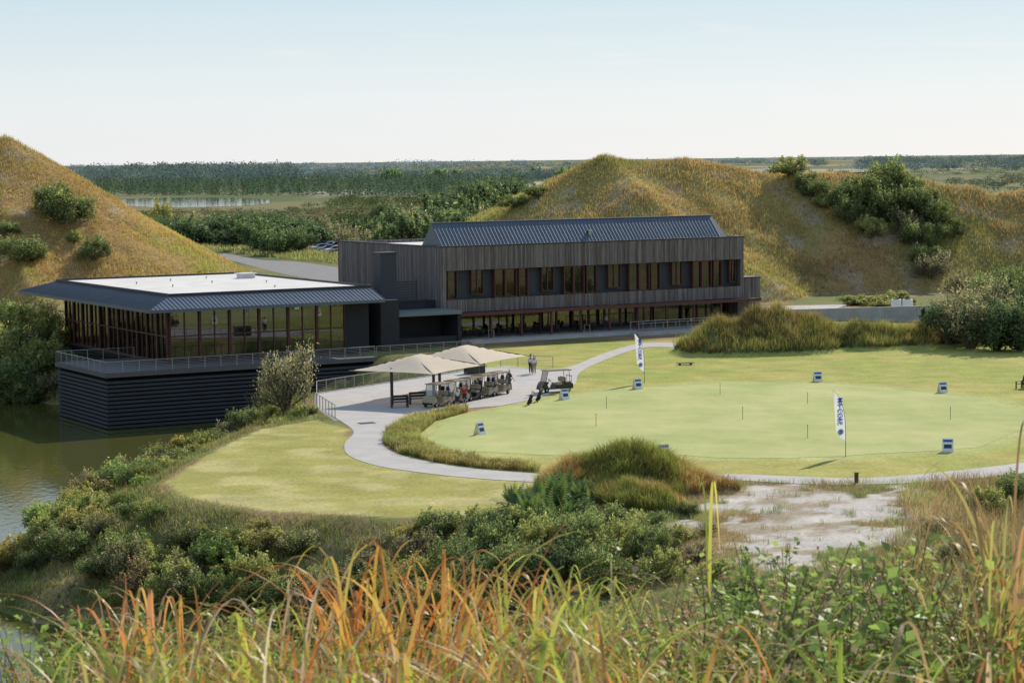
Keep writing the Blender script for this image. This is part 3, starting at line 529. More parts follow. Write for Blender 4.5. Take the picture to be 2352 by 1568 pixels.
# ---------------------------------------------------------------- railing helper
def railing(name,pts,z,parent=None,h=1.05,cab=7,sp=1.6,label='metal post and cable railing along the edge',mt=None):
    B=MB();mt=mt or STEELRAIL
    for a,b in zip(pts[:-1],pts[1:]):
        a=Vector((*a,z));b=Vector((*b,z));L=(b-a).length;n=max(1,round(L/sp))
        for i in range(n+1):
            p=a.lerp(b,i/n);B.cyl(p,p+Vector((0,0,h)),.035,n=5)
        up=Vector((0,0,h));B.cyl(a+up,b+up,.035,n=5)
        for k in range(1,cab): 
            q=Vector((0,0,h*k/cab));B.cyl(a+q,b+q,.010,n=3,cap=False)
    return obj(name,B.mesh(name,mt),parent,label=label,cat='railing' if label else None)
# ---------------------------------------------------------------- pavilion
TH=math.radians(30);e1=Vector((math.cos(TH),math.sin(TH)));e2=Vector((-math.sin(TH),math.cos(TH)))
pav=obj('glass_pavilion',None,loc=(-33.4,211,0),rz=TH,label='low dark glass pavilion with overhanging metal roof above the water',cat='building')
E=5.45
B=MB();s0,s1,t0,t1=-3,22.1,-3,38;i0,j0,j1=.4,.4,34.6;zi=6.55
B.box(s0+.02,s1,t0+.02,t1,E-.28,E)
B.poly([(s0,t0,E+.01),(s1,t0,E+.01),(s1,j0,zi),(i0,j0,zi)]);B.poly([(s0,t0,E+.01),(i0,j0,zi),(i0,j1,zi),(s0,t1,E+.01)]);B.poly([(s0,t1,E+.01),(i0,j1,zi),(s1,j1,zi),(s1,t1,E+.01)]);B.poly([(s1,t0,E+.01),(s1,t1,E+.01),(s1,j1,zi),(s1,j0,zi)])
roof=obj('roof',B.mesh('roof',METAL_ROOF),pav)
B=MB();x=s0+.3
while x<s1:
    tt=1 if x>i0 else (x-s0)/(i0-s0);B.cyl((x,t0,E+.04),(x,t0+(j0-t0)*tt,E+.04+(zi-E)*tt),.035,n=4);B.cyl((x,t1,E+.04),(x,t1-(t1-j1)*tt,E+.04+(zi-E)*tt),.035,n=4);x+=.45
y=t0+.3
while y<t1:
    tt=min(1,(y-t0)/(j0-t0),(t1-y)/(t1-j1));B.cyl((s0,y,E+.04),(s0+(i0-s0)*tt,y,E+.04+(zi-E)*tt),.035,n=4);y+=.45
obj('roof_seams',B.mesh('roof_seams',METAL_ROOF),roof)
B=MB();B.box(i0,s1,j0,j1,zi-.3,zi+.03);obj('roof_membrane',B.mesh('roof_membrane',WHITEROOF),roof)
B=MB()
for a in ((i0-.12,s1,j0-.12,j0,),(i0-.12,i0,j0,j1),(i0-.12,s1,j1,j1+.12),(s1,s1+.15,j0-.12,j1+.12)): B.box(*a,zi-.25,zi+.22)
obj('parapet',B.mesh('parapet',DARKMET),roof)
for (a,b) in [(6,14),(12,18),(14,6),(5,22),(10,25),(15,27),(17,15)]:
    obj('roof_vent',MB().cyl((a,b,zi),(a,b,zi+.25),.05,n=6).cyl((a,b,zi+.23),(a,b,zi+.3),.10,n=8).mesh('roof_vent',CONC2),roof)
B=MB().box(18.2,19.8,24.5,26,zi,zi+.5).box(18.0,20,24.3,26.2,zi+.5,zi+.6);obj('roof_hatch',B.mesh('roof_hatch',WHITEROOF),roof)
B=MB();z=-6.8
while z<-.75:
    B.box(-8.42,19.45,-5.85,-5.62,z+.07,z+.31).box(-8.42,-8.2,-5.6,8.5,z+.07,z+.31);z+=.38
obj('slatted_base',B.mesh('slatted_base',SLAT),pav)
obj('base_wall',MB().box(-8.19,19.4,-5.6,8.4,-6.8,-.45).box(0,22,8.5,31,-6,-.1).mesh('base_wall',SLATBACK),pav)
B=MB().box(-8.6,19.6,-6.0,8.7,-.42,0).box(0,22,8.7,31.2,-.4,-.001);obj('deck',B.mesh('deck',mat('deck_boards',(.14,.13,.13),.7,.3,(.11,.10,.10),2)),pav)
railing('railing',[(19.4,-5.9),(-8.5,-5.9),(-8.5,8.6),(-.4,8.6)],0,pav,label=None)
B=MB().box(.3,21,.3,30.4,.005,.05);obj('floor',B.mesh('floor',FLOORM),pav)
B=MB().box(.2,21.2,.2,30.6,E-.7,E-.29);obj('ceiling',B.mesh('ceiling',BLACKWALL),pav)
B=MB().box(21.2,21.6,-.2,31,0,E-.3).box(9,20.8,20,20.3,.06,E-.75).box(19.0,21.19,-.2,.5,0,E-.3);obj('back_wall',B.mesh('back_wall',BLACKWALL),pav)
B=MB().box(4,20.5,27.8,28,.06,E-.75);obj('inner_wall',B.mesh('inner_wall',INTW),pav)
def framew(parent,o,du,dv_axis,wd,z0,z1,nm=1,trans=(),th=.09,dp=.16,curt=None):
    def bx(B,a,b,za,zb,d0,d1):
        if dv_axis==0: B.box(o[0]+a,o[0]+b,o[1]+d0,o[1]+d1,za,zb)
        else: B.box(o[0]+d0,o[0]+d1,o[1]+a,o[1]+b,za,zb)
    G=MB();bx(G,th,wd-th,z0+th,z1-th,-.01,.01);wn=obj('window',G.mesh('window',GLASS),parent)
    Fm=MB();bx(Fm,0,th,z0,z1,-dp,dp);bx(Fm,wd-th,wd-.002,z0,z1,-dp,dp);bx(Fm,th,wd-th,z0,z0+th,-dp*.9,dp*.9);bx(Fm,th,wd-th,z1-th,z1,-dp*.9,dp*.9)
    for k in range(1,nm): bx(Fm,wd*k/nm-.05,wd*k/nm+.05,z0+th,z1-th,-dp*.6,dp*.6)
    for z in trans: bx(Fm,th,wd-th,z-.06,z+.06,-dp*.7,dp*.7)
    obj('frame',Fm.mesh('frame',REDSTEEL),wn)
    if curt:
        V=[];n=max(6,int((curt[1]-curt[0])*14))
        for i in range(n+1):
            a=curt[0]+(curt[1]-curt[0])*i/n; d=curt[2]+.06*math.sin(i*1.7)
            for z in (z0+.1,z1-.12):
                V.append((o[0]+a,o[1]+d,z) if dv_axis==0 else (o[0]+d,o[1]+a,z))
        me=bpy.data.meshes.new('curtain');me.from_pydata(V,[],[(2*i,2*i+1,2*i+3,2*i+2) for i in range(n)]);me.materials.append(CURTAIN);obj('curtain',me,wn)
for k in range(6):
    framew(pav,(.1+k*3.15,0),0,0,3.15,0.02,E-.3,2,(2.6,),th=.13,curt={0:(.3,1.5,.5),2:(.2,1.3,.5),4:(1.6,2.9,.5),5:(1.7,2.8,.5)}.get(k))
for k in range(11):
    framew(pav,(0,.1+k*2.78),0,1,2.78,0.02,E-.3,2,(2.6,),th=.13,curt={0:(.2,1.0,.5),4:(.2,1.2,.5),7:(.3,2,.5)}.get(k))
for a,b in [(3,3),(7,4),(11,3),(15,4),(4,9),(8,10),(5,15),(4,21)]:
    pw=Vector((-33.4,211))+e1*a+e2*b
    t=obj('dining_table',None,loc=(pw.x,pw.y,.05),label='round dining table with pale cloth',cat='table',group='dining tables')
    obj('tabletop',MB().cyl((0,0,.72),(0,0,.76),.9,n=18).mesh('tabletop',WHITE),t);obj('pedestal',MB().cyl((0,0,0),(0,0,.72),.28,.1,n=10).mesh('pedestal',CURTAIN),t)
# ---------------------------------------------------------------- clubhouse
CX,CY=-7.5,230.
club=obj('clubhouse',None,loc=(CX,CY,0),rz=TH,label='two storey clubhouse with weathered grey boards and blue gable roof',cat='building')
def s_of(u,t=0.):
    k=(u-1176)/5000; return (-(CX-.5*t)+k*(CY+.866*t))/(.866-.5*k)
L=39.5;Dp=25;ZT=10.2;ZB=3.25;W0=4.6;W1=7.7
B=MB();B.box(0,L,0,.35,W1,ZT).box(0,L,0,.35,ZB,W0).box(0,.75,0,.35,W0,W1).box(L-.4,L,0,.35,W0,W1)
B.box(0,.35,.35,Dp,ZB,ZT).box(L-.35,L,.35,Dp,ZB,ZT).box(.35,L-.35,Dp-.35,Dp,0,ZT).box(0.02,.33,3.4,Dp,0,ZB)
obj('wall',B.mesh('wall',BOARDS),club)
B=MB().box(.36,L-.36,.9,1.0,W0,W1).box(.36,L-.36,.36,1.0,W0-.1,W0-.01).box(.36,L-.36,.36,1,W1+.01,W1+.1);obj('recess_panel',B.mesh('recess_panel',mat('blue_grey_panel',(.055,.062,.075),.6,.3,(.045,.05,.062),1)),club)
B=MB().box(-.06,L+.06,-.06,.41,ZT,ZT+.12).box(-.06,.41,.41,Dp+.06,ZT,ZT+.12).box(L-.41,L+.06,.41,Dp+.06,ZT,ZT+.12);obj('parapet_cap',B.mesh('parapet_cap',DARKMET),club)
B=MB().box(.36,L-.36,5.2,Dp-.36,ZT-.6,ZT-.35);obj('flat_roof',B.mesh('flat_roof',WHITEROOF),club)
B=MB().box(.36,L-.36,.36,Dp-.36,ZB-.05,ZB+.05);obj('soffit',B.mesh('soffit',BLACKWALL),club)
g0,g1,ta,tm,tb,zr=.55,37.6,.45,2.9,5.3,12.65;za=ZT-.1
B=MB();B.poly([(g0,ta,za),(g1,ta,za),(g1-.6,tm,zr),(g0,tm,zr)]);B.poly([(g0,tb,za),(g0,tm,zr),(g1-.6,tm,zr),(g1,tb,za)]);B.poly([(g0,ta,za),(g0,tm,zr),(g0,tb,za)]);B.poly([(g1,ta,za),(g1,tb,za),(g1-.6,tm,zr)])
gr=obj('gable_roof',B.mesh('gable_roof',METAL_ROOF),club)
B=MB();x=g0+.1
while x<g1-.5:
    B.cyl((x,ta,za+.03),(x,tm,zr+.03),.03,n=4);x+=.45
B.cyl((g0-.05,tm,zr+.05),(g1-.6,tm,zr+.05),.08,n=6);obj('roof_seams',B.mesh('roof_seams',METAL_ROOF),gr)
B=MB().cyl((s_of(1373),1.4,ZT+.6),(s_of(1373),1.4,ZT+1.2),.18,n=10).cyl((s_of(1373),1.4,ZT+1.2),(s_of(1373),1.4,ZT+1.35),.3,n=10);obj('roof_vent',B.mesh('roof_vent',RIM),gr)
wins=[(1032,1055,1),(1088,1116,0),(1140,1166,1),(1166,1192,1),(1196,1218,2),(1250,1278,0),(1300,1323,1),(1323,1347,1),(1352,1376,2),(1403,1432,0),(1450,1474,1),(1474,1497,1),(1500,1522,2),(1550,1574,0),(1597,1618,1),(1618,1640,1),(1644,1664,2),(1682,1697,0)]
for a,b,cu in wins:
    sa=s_of(a);sb=s_of(b)
    if cu: framew(club,(sa,.5),0,0,sb-sa,W0+.03,W1-.02,1,(),.09,.28,curt=(.1,(sb-sa)*(.45 if a%4 else .8),.22) if cu==1 else None)
    else: framew(club,(sa,.55),0,0,sb-sa,W0+.45,W1-.03,2,(),.07,.2)
FL=.45
B=MB().box(-.2,L+1.2,-1.4,24.5,0,FL);obj('terrace',B.mesh('terrace',CONC2),club)
B=MB()
for k in range(3): B.box(2.5,23.5,-1.4-.38*(3-k),-1.4-.38*(2-k)-.002,0,.15*k+.01)
obj('steps',B.mesh('steps',CONC),club)
B=MB().box(.9,L+1.4,-1.39,-.02,ZB-.28,ZB-.06).box(.9,L+1.4,-1.52,-1.4,ZB-.34,ZB);obj('entrance_canopy',B.mesh('entrance_canopy',REDSTEEL),club)
for k in range(11):
    sx=1.6+k*3.75
    obj('column',MB().box(sx,sx+.2,-1.25,-1.05,FL,ZB-.29).mesh('column',REDSTEEL),club)
for k in range(18):
    framew(club,(1.4+k*2.1,3.0),0,0,2.1,FL+.02,ZB-.06,1 if k%3 else 2,(2.75,),.10,.12,curt=(.3,1.6,.9) if k in(15,16) else None)
B=MB().box(.4,L-.4,9,9.2,FL,ZB-.06);obj('inner_wall',B.mesh('inner_wall',BLACKWALL),club)
B=MB().box(L+.01,L+3.2,1.2,8,0,5.4);obj('side_wing',B.mesh('side_wing',BOARDS),club)
B=MB().box(L+.02,L+3.3,1.1,8.1,5.4,5.52);obj('wing_cap',B.mesh('wing_cap',DARKMET),club)
B=MB().box(-6.9,-5.0,.3,1.9,0,9.75);obj('chimney',B.mesh('chimney',mat('dark_block_masonry',(.06,.067,.08),.7,.3,(.045,.05,.06),3,stretch=(1,1,3))),club)
B=MB().box(-6.98,-4.92,.22,1.98,9.75,9.88);obj('chimney_cap',B.mesh('chimney_cap',DARKMET),club)
B=MB().box(-9.2,-7.1,-4.2,3,0,5.2).box(-7.1,-.02,3.2,8,0,4.4).box(-4.9,-.01,1.2,3.2,0,4.6);obj('link_block',B.mesh('link_block',BLACKWALL),club)
B=MB()
for k in range(8): B.box(-4.9,-2.2,1.0,1.12,4.7+k*.27,4.7+k*.27+.17)
B.box(-4.9,-4.8,1.121,1.3,4.6,6.9).box(-2.3,-2.2,1.121,1.3,4.6,6.9);obj('louvre_screen',B.mesh('louvre_screen',SLAT),club)
B=MB().box(-7.05,.7,-3.4,1.1,3.35,3.75);obj('bar_roof',B.mesh('bar_roof',mat('grey_green_roofing',(.20,.23,.23),.6,.3)),club)
B=MB().box(.3,.7,-3.2,.9,0,3.35).box(-7.05,-6.8,-3.2,.9,0,3.35).box(-6.8,.3,.7,.9,0,3.35).box(-6.8,.3,-3.0,-2.8,0,1.1);obj('bar_wall',B.mesh('bar_wall',BLACKWALL),club)
railing('railing',[(22,-4.6),(35,-4.6)],.35,club,label=None,cab=4,h=1.0);railing('railing',[(22,-3.0),(35,-3.0)],.45,club,label=None,cab=4,h=1.0)
railing('railing',[(5,-2.5),(5,-1.4)],.3,club,label=None,cab=2);railing('railing',[(17,-2.5),(17,-1.4)],.3,club,label=None,cab=2)
B=MB().box(22,35,-4.7,-2.9,0,.34);obj('ramp',B.mesh('ramp',CONC),club)
TBL=MB().cyl((0,0,.7),(0,0,.74),.45,n=12).cyl((0,0,0),(0,0,.7),.04,n=6).cyl((0,0,0),(0,0,.03),.25,n=10).mesh('cafe_table',BLACKPL)
CH=MB().box(-.22,.22,-.22,.22,.43,.47).box(-.22,.22,.2,.24,.47,.9)
for a in(-.2,.2):
    for b in(-.2,.2): CH.cyl((a,b,0),(a,b,.44),.018,n=5)
CH=CH.mesh('chair',BLACKPL)
for k in range(8):
    p=Vector((CX,CY))+e1*(3+k*2.4)+e2*(.8+(k%2)*.6)
    obj('cafe_table',TBL,loc=(p.x,p.y,FL),label='small dark cafe table on the covered terrace',cat='table',group='terrace tables')
    for j in range(3):
        a=j*2.1+k;obj('chair',CH,loc=(p.x+.7*math.cos(a),p.y+.7*math.sin(a),FL),rz=a-math.pi/2,label='dark metal chair at a terrace table',cat='chair',group='terrace chairs')
wx=Vector((-33.4,211))
pa=wx+e1*19.6+e2*-5.9
railing('railing',[(pa.x,pa.y),(pa.x+10.5,pa.y+6)],0.0,label='metal cable railing beside the terrace steps')
b0=[survey(728,904),survey(1068,852)]
railing('railing',[survey(770,962),survey(728,935),b0[0],b0[1]],0.02,label='metal railing around the cart plaza edge',sp=1.3)
railing('railing',[survey(1150,842),survey(1270,845)],0.02,label='metal railing at the top of a low wall')
def wallstrip(pts,w,zb,zts):
    B=MB()
    for i,(a,b) in enumerate(zip(pts[:-1],pts[1:])):
        a=Vector(a);b=Vector(b);n=Vector((a.y-b.y,b.x-a.x)).normalized()*w
        v=[(a+n),(b+n),(b-n),(a-n)];k=len(B.v);zt=[zts[i],zts[i+1],zts[i+1],zts[i]]
        B.v+=[(p.x,p.y,zb) for p in v]+[(p.x,p.y,z) for p,z in zip(v,zt)];B.f+=[tuple(k+i_ for i_ in q) for q in((4,5,6,7),(0,1,5,4),(1,2,6,5),(2,3,7,6),(3,0,4,7))]
    return B
obj('retaining_wall',wallstrip([survey(772,966),survey(727,936),survey(727,903),survey(1068,850)],.15,-3.5,[.016]*4).mesh('retaining_wall',CONC2),label='grey concrete retaining wall under the cart plaza railing',cat='wall')
obj('retaining_wall',wallstrip([(29,261),(50,252)],.2,-.5,[.95,1.95]).mesh('retaining_wall',mat('pale_wall_concrete',(.52,.50,.47),.85,.2,(.38,.37,.35),1,.2)),label='long pale grey concrete wall beside the service road',cat='wall')
B=MB();B.v=[(29,261.4,-.3),(38,257.6,-.3),(41,266,-.3),(31,268,-.3),(29,261.4,.85),(38,257.6,1.1),(41,266,1.2),(31,268,1.0)];B.f=[(4,5,6,7),(0,1,5,4),(1,2,6,5),(2,3,7,6),(3,0,4,7)]
obj('service_road',B.mesh('service_road',CONC),kind='structure')
x,y=45.4,256.5
for k in range(2):
    a=obj('cooling_unit',None,loc=(x+k*1.3,y-k*.3,1.5),rz=-.3,label='white boxed air conditioning unit behind the wall',cat='air conditioner',group='cooling units')
    obj('casing',MB().box(-.55,.55,-.5,.5,-1.6,.9).mesh('casing',WHITE,bev=.03),a);obj('fan_grille',MB().ring((0,0,.91),(0,0,1),.35,.03).cyl((0,0,.9),(0,0,.92),.08).mesh('fan_grille',BLACKPL),a)
print('buildings',time.time()-T0)
# ---------------------------------------------------------------- shade canopies
g=Vector((.49,.87)).normalized();ang=math.atan2(g.y,g.x)
def canopy(cx,cy,lab,grp,dz=0):
    o=obj('shade_canopy',None,loc=(cx,cy,dz),rz=ang,label=lab,cat='shade canopy',group=grp)
    n=16;V=[];a,b=4.15,4.0
    for i in range(n+1):
        for j in range(n+1):
            s=-1+2*i/n;t=-1+2*j/n
            edge=1-.08*(1-t*t)*abs(s);edge2=1-.08*(1-s*s)*abs(t)
            r_=min(1.,max(max(abs(s)-.18,0)/.82,abs(t)));z=2.72+1.08*(1-r_)**1.15
            V.append((s*a*edge,t*b*edge2,z))
    me=bpy.data.meshes.new('fabric');me.from_pydata(V,[],[(i*(n+1)+j,(i+1)*(n+1)+j,(i+1)*(n+1)+j+1,i*(n+1)+j+1) for i in range(n) for j in range(n)]);me.materials.append(SAILCLOTH)
    for p in me.polygons:p.use_smooth=True
    obj('fabric',me,o)
    B=MB()
    for sx,ex in ((-.6,-a),(.6,a)):
        for sy in(-b,b): B.cyl((sx,0,3.68),(ex,sy,2.66),.04,n=6)
    B.cyl((-a+.8,.59,2.80),(a-.8,.59,2.80),.05,n=6);obj('frame',B.mesh('frame',DARKMET),o)
    for X in(-3.1,3.3): obj('post',MB().box(X-.09,X+.09,.5,.68,-dz,2.95).mesh('post',DARKMET),o)
canopy(-7.6,175.2,'cream fabric shade canopy on dark posts over parked golf carts','shade canopies');canopy(-4.0,181.9,'cream fabric shade canopy on dark posts over parked golf carts','shade canopies',.12)
# ---------------------------------------------------------------- generic spawn
def spawn(name,parts,loc,rz,label,cat,group=None,sc_=1):
    e=obj(name,None,loc=loc,rz=rz,label=label,cat=cat,group=group,sc_=sc_)
    for nm,me,ch in parts:
        p=obj(nm,me,e)
        for n2,m2 in ch: obj(n2,m2,p)
    return e
def wheel(x,y,r=.23,w=.18):
    return ('wheel',MB().cyl((x,y-w/2,r),(x,y+w/2,r),r*.5,n=12).mesh('wheel',BLACKPL),[('tyre',MB().ring((x,y,r),(0,1,0),r*.74,r*.27,16,8).mesh('tyre',RUBBER,True)),('rim',MB().cyl((x,y-w*.56,r),(x,y+w*.56,r),r*.42,n=12).mesh('rim',RIM))])
def cart_parts(bodym,roofm,long=False):
    rx=-1.2-(.45 if long else 0)
    body=MB().extr([(rx,.28),(rx,.66),(rx+.1,.74),(-.8,.76),(-.72,.62),(-.08,.62),(0,.34),(.62,.34),(.78,.86),(.92,.92),(1.08,.80),(1.24,.5),(1.24,.28)],-.56,.56).mesh('body',bodym,bev=.03)
    P=[('body',body,[]),
       ('bumper',MB().box(1.2,1.3,-.5,.5,.26,.4).mesh('bumper',BLACKPL,bev=.02),[]),
       ('seat',MB().box(-.68,-.1,-.52,.52,.62,.78).mesh('seat',SEATM,bev=.04),[]),
       ('backrest',MB().box(-.82,-.70,-.5,.5,.84,1.22).mesh('backrest',SEATM,bev=.04),[]),
       ('roof',MB().box(rx+.15,.82,-.6,.6,1.78,1.86).box(rx+.3,.65,-.45,.45,1.861,1.89).mesh('roof',roofm,bev=.012),[]),
       ('windshield',MB().poly([(.86,-.5,.9),(.86,.5,.9),(.68,.5,1.76),(.68,-.5,1.76)]).mesh('windshield',WSHIELD),[]),
       ('steering_wheel',MB().ring((.42,.26,1.02),(-.7,0,.7),.16,.018).cyl((.42,.26,1.02),(.7,.26,.75),.02).mesh('steering_wheel',BLACKPL),[]),
       ('dashboard',MB().box(.6,.8,-.5,.5,.72,.9).mesh('dashboard',BLACKPL,bev=.03),[]),
       ('bag_rack',MB().cyl((rx+.12,-.45,.75),(rx+.12,-.45,1.35),.02).cyl((rx+.12,.45,.75),(rx+.12,.45,1.35),.02).cyl((rx+.12,-.45,1.3),(rx+.12,.45,1.3),.03).mesh('bag_rack',BLACKPL),[])]
    for sy in(-.52,.52):
        P.append(('roof_support',MB().cyl((.88,sy,.88),(.66,sy,1.78),.022).mesh('roof_support',BLACKPL),[]));P.append(('roof_support',MB().cyl((rx+.3,sy,.74),(rx+.38,sy,1.78),.022).mesh('roof_support',BLACKPL),[]))
        P.append(('headlight',MB().box(1.10,1.2,sy*.75-.09,sy*.75+.09,.58,.68).mesh('headlight',RIM,bev=.02),[]))
        for sx in(.82,rx+.45): P.append(wheel(sx,sy*.98))
    if long:
        P.append(('rear_seat',MB().box(rx+.1,-1.0,-.5,.5,.76,.88).box(-1.0,-.88,-.5,.5,.88,1.25).mesh('rear_seat',SEATM,bev=.03),[]))
    return P
CP=cart_parts(BEIGE,BEIGE);DARKBODY=mat('black_green_paint',(.02,.022,.02),.3,.5);CPD=cart_parts(DARKBODY,BEIGE);CPL=cart_parts(DARKBODY,BEIGE,True)
BAGC=[mat('bag_black',(.02,.02,.022),.6,.3),mat('bag_navy',(.03,.05,.14),.6,.3),mat('bag_grey',(.25,.25,.25),.6,.3)]
def bag_parts(m):
    B=MB().cyl((0,0,.02),(0,0,.85),.12,.14,n=10);C=MB()
    for k in range(9):
        a=k*.7;C.cyl((.07*math.cos(a),.07*math.sin(a),.8),(.11*math.cos(a),.11*math.sin(a),1.12),.008,n=4);C.box(.11*math.cos(a)-.05,.11*math.cos(a)+.02,.11*math.sin(a)-.02,.11*math.sin(a)+.02,1.08,1.15)
    return [('bag_body',B.mesh('bag_body',m,bev=.01),[]),('pocket',MB().box(.08,.2,-.1,.1,.15,.5).mesh('pocket',m,bev=.03),[]),('club_heads',C.mesh('club_heads',RIM),[])]
BP=[bag_parts(m) for m in BAGC]
carts=[(1004,936),(1046,928),(1080,921),(1110,914),(1143,908)]
for k,(u,v) in enumerate(carts):
    x,y=survey(u,v);hd=math.radians(236)
    spawn('golf_cart',CP if k!=2 else CPD,(x,y+.6,.024),hd+.05*(k%3-1),'beige golf cart with roof and windshield parked on the plaza' if k!=2 else 'dark golf cart with beige roof parked in the row','golf cart','golf carts on the plaza')
    for sy in(-.25,.25):
        off=Matrix.Rotation(hd,2)@Vector((-1.1,sy));spawn('golf_bag',BP[(k+(sy>0))%3],(x+off.x,y+.6+off.y,.68),hd,'golf bag full of clubs strapped on a golf cart','golf bag','golf bags on carts')
x,y=survey(1270,902);spawn('golf_cart',CPL,(x,y+.5,.024),math.radians(205),'dark golf cart with beige roof alone on the path','golf cart','golf carts on the plaza')
for u,v in((1212,930),(1232,922)):
    x,y=survey(u,v);e=spawn('golf_bag',BP[0],(x,y,.02),1,'black golf bag leaning on its stand beside the green','golf bag','standing golf bags');e.rotation_euler=(.0,.45,.3)
    obj('stand',MB().cyl((0,.05,.75),(-.5,.25,.28),.012).cyl((0,-.05,.75),(-.5,-.25,.28),.012).mesh('stand',RIM),e)
for u,v in((918,936),(960,928)):
    x,y=survey(u,v)
    spawn('bench',[('seat',MB().box(-.7,.7,-.22,.19,.42,.47).mesh('seat',BLACKPL),[]),('backrest',MB().box(-.6,.6,.2,.25,.55,.72).box(-.6,.6,.2,.25,.78,.95).mesh('backrest',BLACKPL),[]),
      ('leg',MB().box(-.68,-.61,-.2,.25,0,.95).mesh('leg',BLACKPL),[]),('leg',MB().box(.61,.68,-.2,.25,0,.95).mesh('leg',BLACKPL),[])],(x,y,.024),.35,'dark slatted bench on the cart plaza','bench','plaza benches')
x,y=survey(1090,858);spawn('starter_desk',[('cabinet',MB().box(-.9,.9,-.4,.4,0,1.0).mesh('cabinet',DARKBODY),[]),('desk_top',MB().box(-1,1,-.5,.5,1.0,1.06).mesh('desk_top',BLACKPL),[])],(x,y,.024),.5,'dark cabinet counter under the canopy','counter')
# ---------------------------------------------------------------- signs, flags, pins
def aframe():
    w,hh,t=.36,.85,.28;P=[]
    for sg in(-1,1):
        a=[(-w,sg*t,0),(w,sg*t,0),(w,sg*.02,hh),(-w,sg*.02,hh)];B=MB().poly(a).poly([(x,y+sg*.015,z) for x,y,z in a])
        def q(x0,x1,f0,f1,m,n): 
            return (n,MB().poly([(x,sg*(t+(.02-t)*f+.022),hh*f) for x,f in((x0,f0),(x1,f0),(x1,f1),(x0,f1))]).mesh(n,m))
        pr=[q(-.3,.3,.76,.93,BLUE,'title_print'),q(-.25,.25,.28,.58,DBLUE,'picture_print')]
        P.append(('panel',B.mesh('panel',WHITE),pr))
    return P
AF=aframe()
for k,(u,v,rz) in enumerate([(1464,893,.5),(1296,917,.6),(1102,998,.9),(1524,1050,.25),(2177,1037,-.2),(2165,901,.3),(1878,876,.15)]):
    x,y=survey(u,v);spawn('sandwich_board',AF,(x,y,.014),rz,'small white and blue sponsor board standing on the green','sign','sponsor boards')
def txt(s,size,m):
    cu=bpy.data.curves.new('t','FONT');cu.body=s;cu.size=size;cu.align_x='CENTER';cu.align_y='CENTER';cu.extrude=.003;cu.offset=.006
    o=bpy.data.objects.new('t',cu);COL.objects.link(o);dg=bpy.context.evaluated_depsgraph_get();me=bpy.data.meshes.new_from_object(o.evaluated_get(dg));bpy.data.objects.remove(o);me.materials.clear();me.materials.append(m)
    return me
def xr(z): return -.85*(z/4.35)**5
def xl(z):
    t=(z-.95)/3.4; return -.62*min(1,(t*4.5))**.6-.25*t**2 if t>0 else 0
def flag(u,v,rz):
    x,y=survey(u,v);e=obj('feather_flag',None,loc=(x,y,.01),rz=rz,label='tall white feather banner with blue lettering planted in the turf',cat='flag',group='feather banners')
    zs=[i*4.35/24 for i in range(25)];obj('pole',MB().path([(xr(z)+.01,0,z) for z in zs],[.022-.0005*i for i in range(25)],6).mesh('pole',BLACKPL),e)
    V=[];n=26
    for i in range(n+1):
        z=.95+3.38*i/n;a=xr(z);b=min(xl(z),a-.01) if i<n else a-.03
        for j in range(7): tt=j/6;V.append((a+(b-a)*tt,.05*math.sin(z*1.8+tt*3)*tt,z))
    me=bpy.data.meshes.new('sail');me.from_pydata(V,[],[(i*7+j,(i+1)*7+j,(i+1)*7+j+1,i*7+j+1) for i in range(n) for j in range(6)]);me.materials.append(FLAGCLOTH);s=obj('sail',me,e)
    for sg in(-1,1):
        t=txt('MA-CORP',.40,BLUECLOTH);o=obj('lettering',t,s);o.matrix_local=Matrix.Translation((-.37,sg*.075,2.95))@Matrix.Rotation(math.pi/2,4,'X' )@(Matrix.Identity(4) if sg<0 else Matrix.Rotation(math.pi,4,'Y'))@Matrix.Rotation(-math.pi/2,4,'Z')
        c=MB().cyl((-.32,sg*.065,1.62),(-.32,sg*.075,1.62),.17,n=20);obj('emblem',c.mesh('emblem',BLUECLOTH),s)
        obj('emblem_ring',MB().ring((-.32,sg*.08,1.62),(0,1,0),.11,.012,18,4).box(-.46,-.18,sg*.08-.004,sg*.08+.004,1.61,1.63).mesh('emblem_ring',WHITE),s)
flag(1942,1048,.1);flag(1480,880,.1)
PIN=[('stick',MB().cyl((0,0,0),(0,0,.85),.018,n=5).mesh('stick',mat('pin_brown',(.12,.07,.05),.6)),[]),('knob',MB().cyl((0,0,.85),(0,0,.9),.03,n=8).mesh('knob',BLACKPL),[]),('cup',MB().cyl((0,0,-.01),(0,0,.004),.07,n=12).mesh('cup',BLACKPL),[])]
for u,v in [(1393,937),(1369,978),(1654,905),(1706,962),(1855,927),(1855,1005),(2183,962)]:
    x,y=survey(u,v);spawn('golf_pin',PIN,(x,y,.014),0,'thin practice hole marker pin in the putting green','golf pin','practice pins')
for u,v in[(1610,892),(1480,916),(2310,1000)]:
    x,y=survey(u,v);bm_=MB().cyl((0,0,0),(0,0,.03),.022).ring((0,0,.022),(0,0,1),.012,.018,8,6).mesh('golf_ball',WHITE,True);obj('golf_ball',bm_,loc=(x,y,.014),label='white golf ball lying on the green',cat='golf ball',group='golf balls')
x,y=survey(1967,1110);spawn('wooden_post',[('shaft',MB().box(-.1,.1,-.1,.1,0,.62).mesh('shaft',WOODM,bev=.02),[]),('cap',MB().box(-.12,.12,-.12,.12,.62,.67).mesh('cap',WOODM),[])],(x,y,0),.2,'short square wooden post beside the path','post')
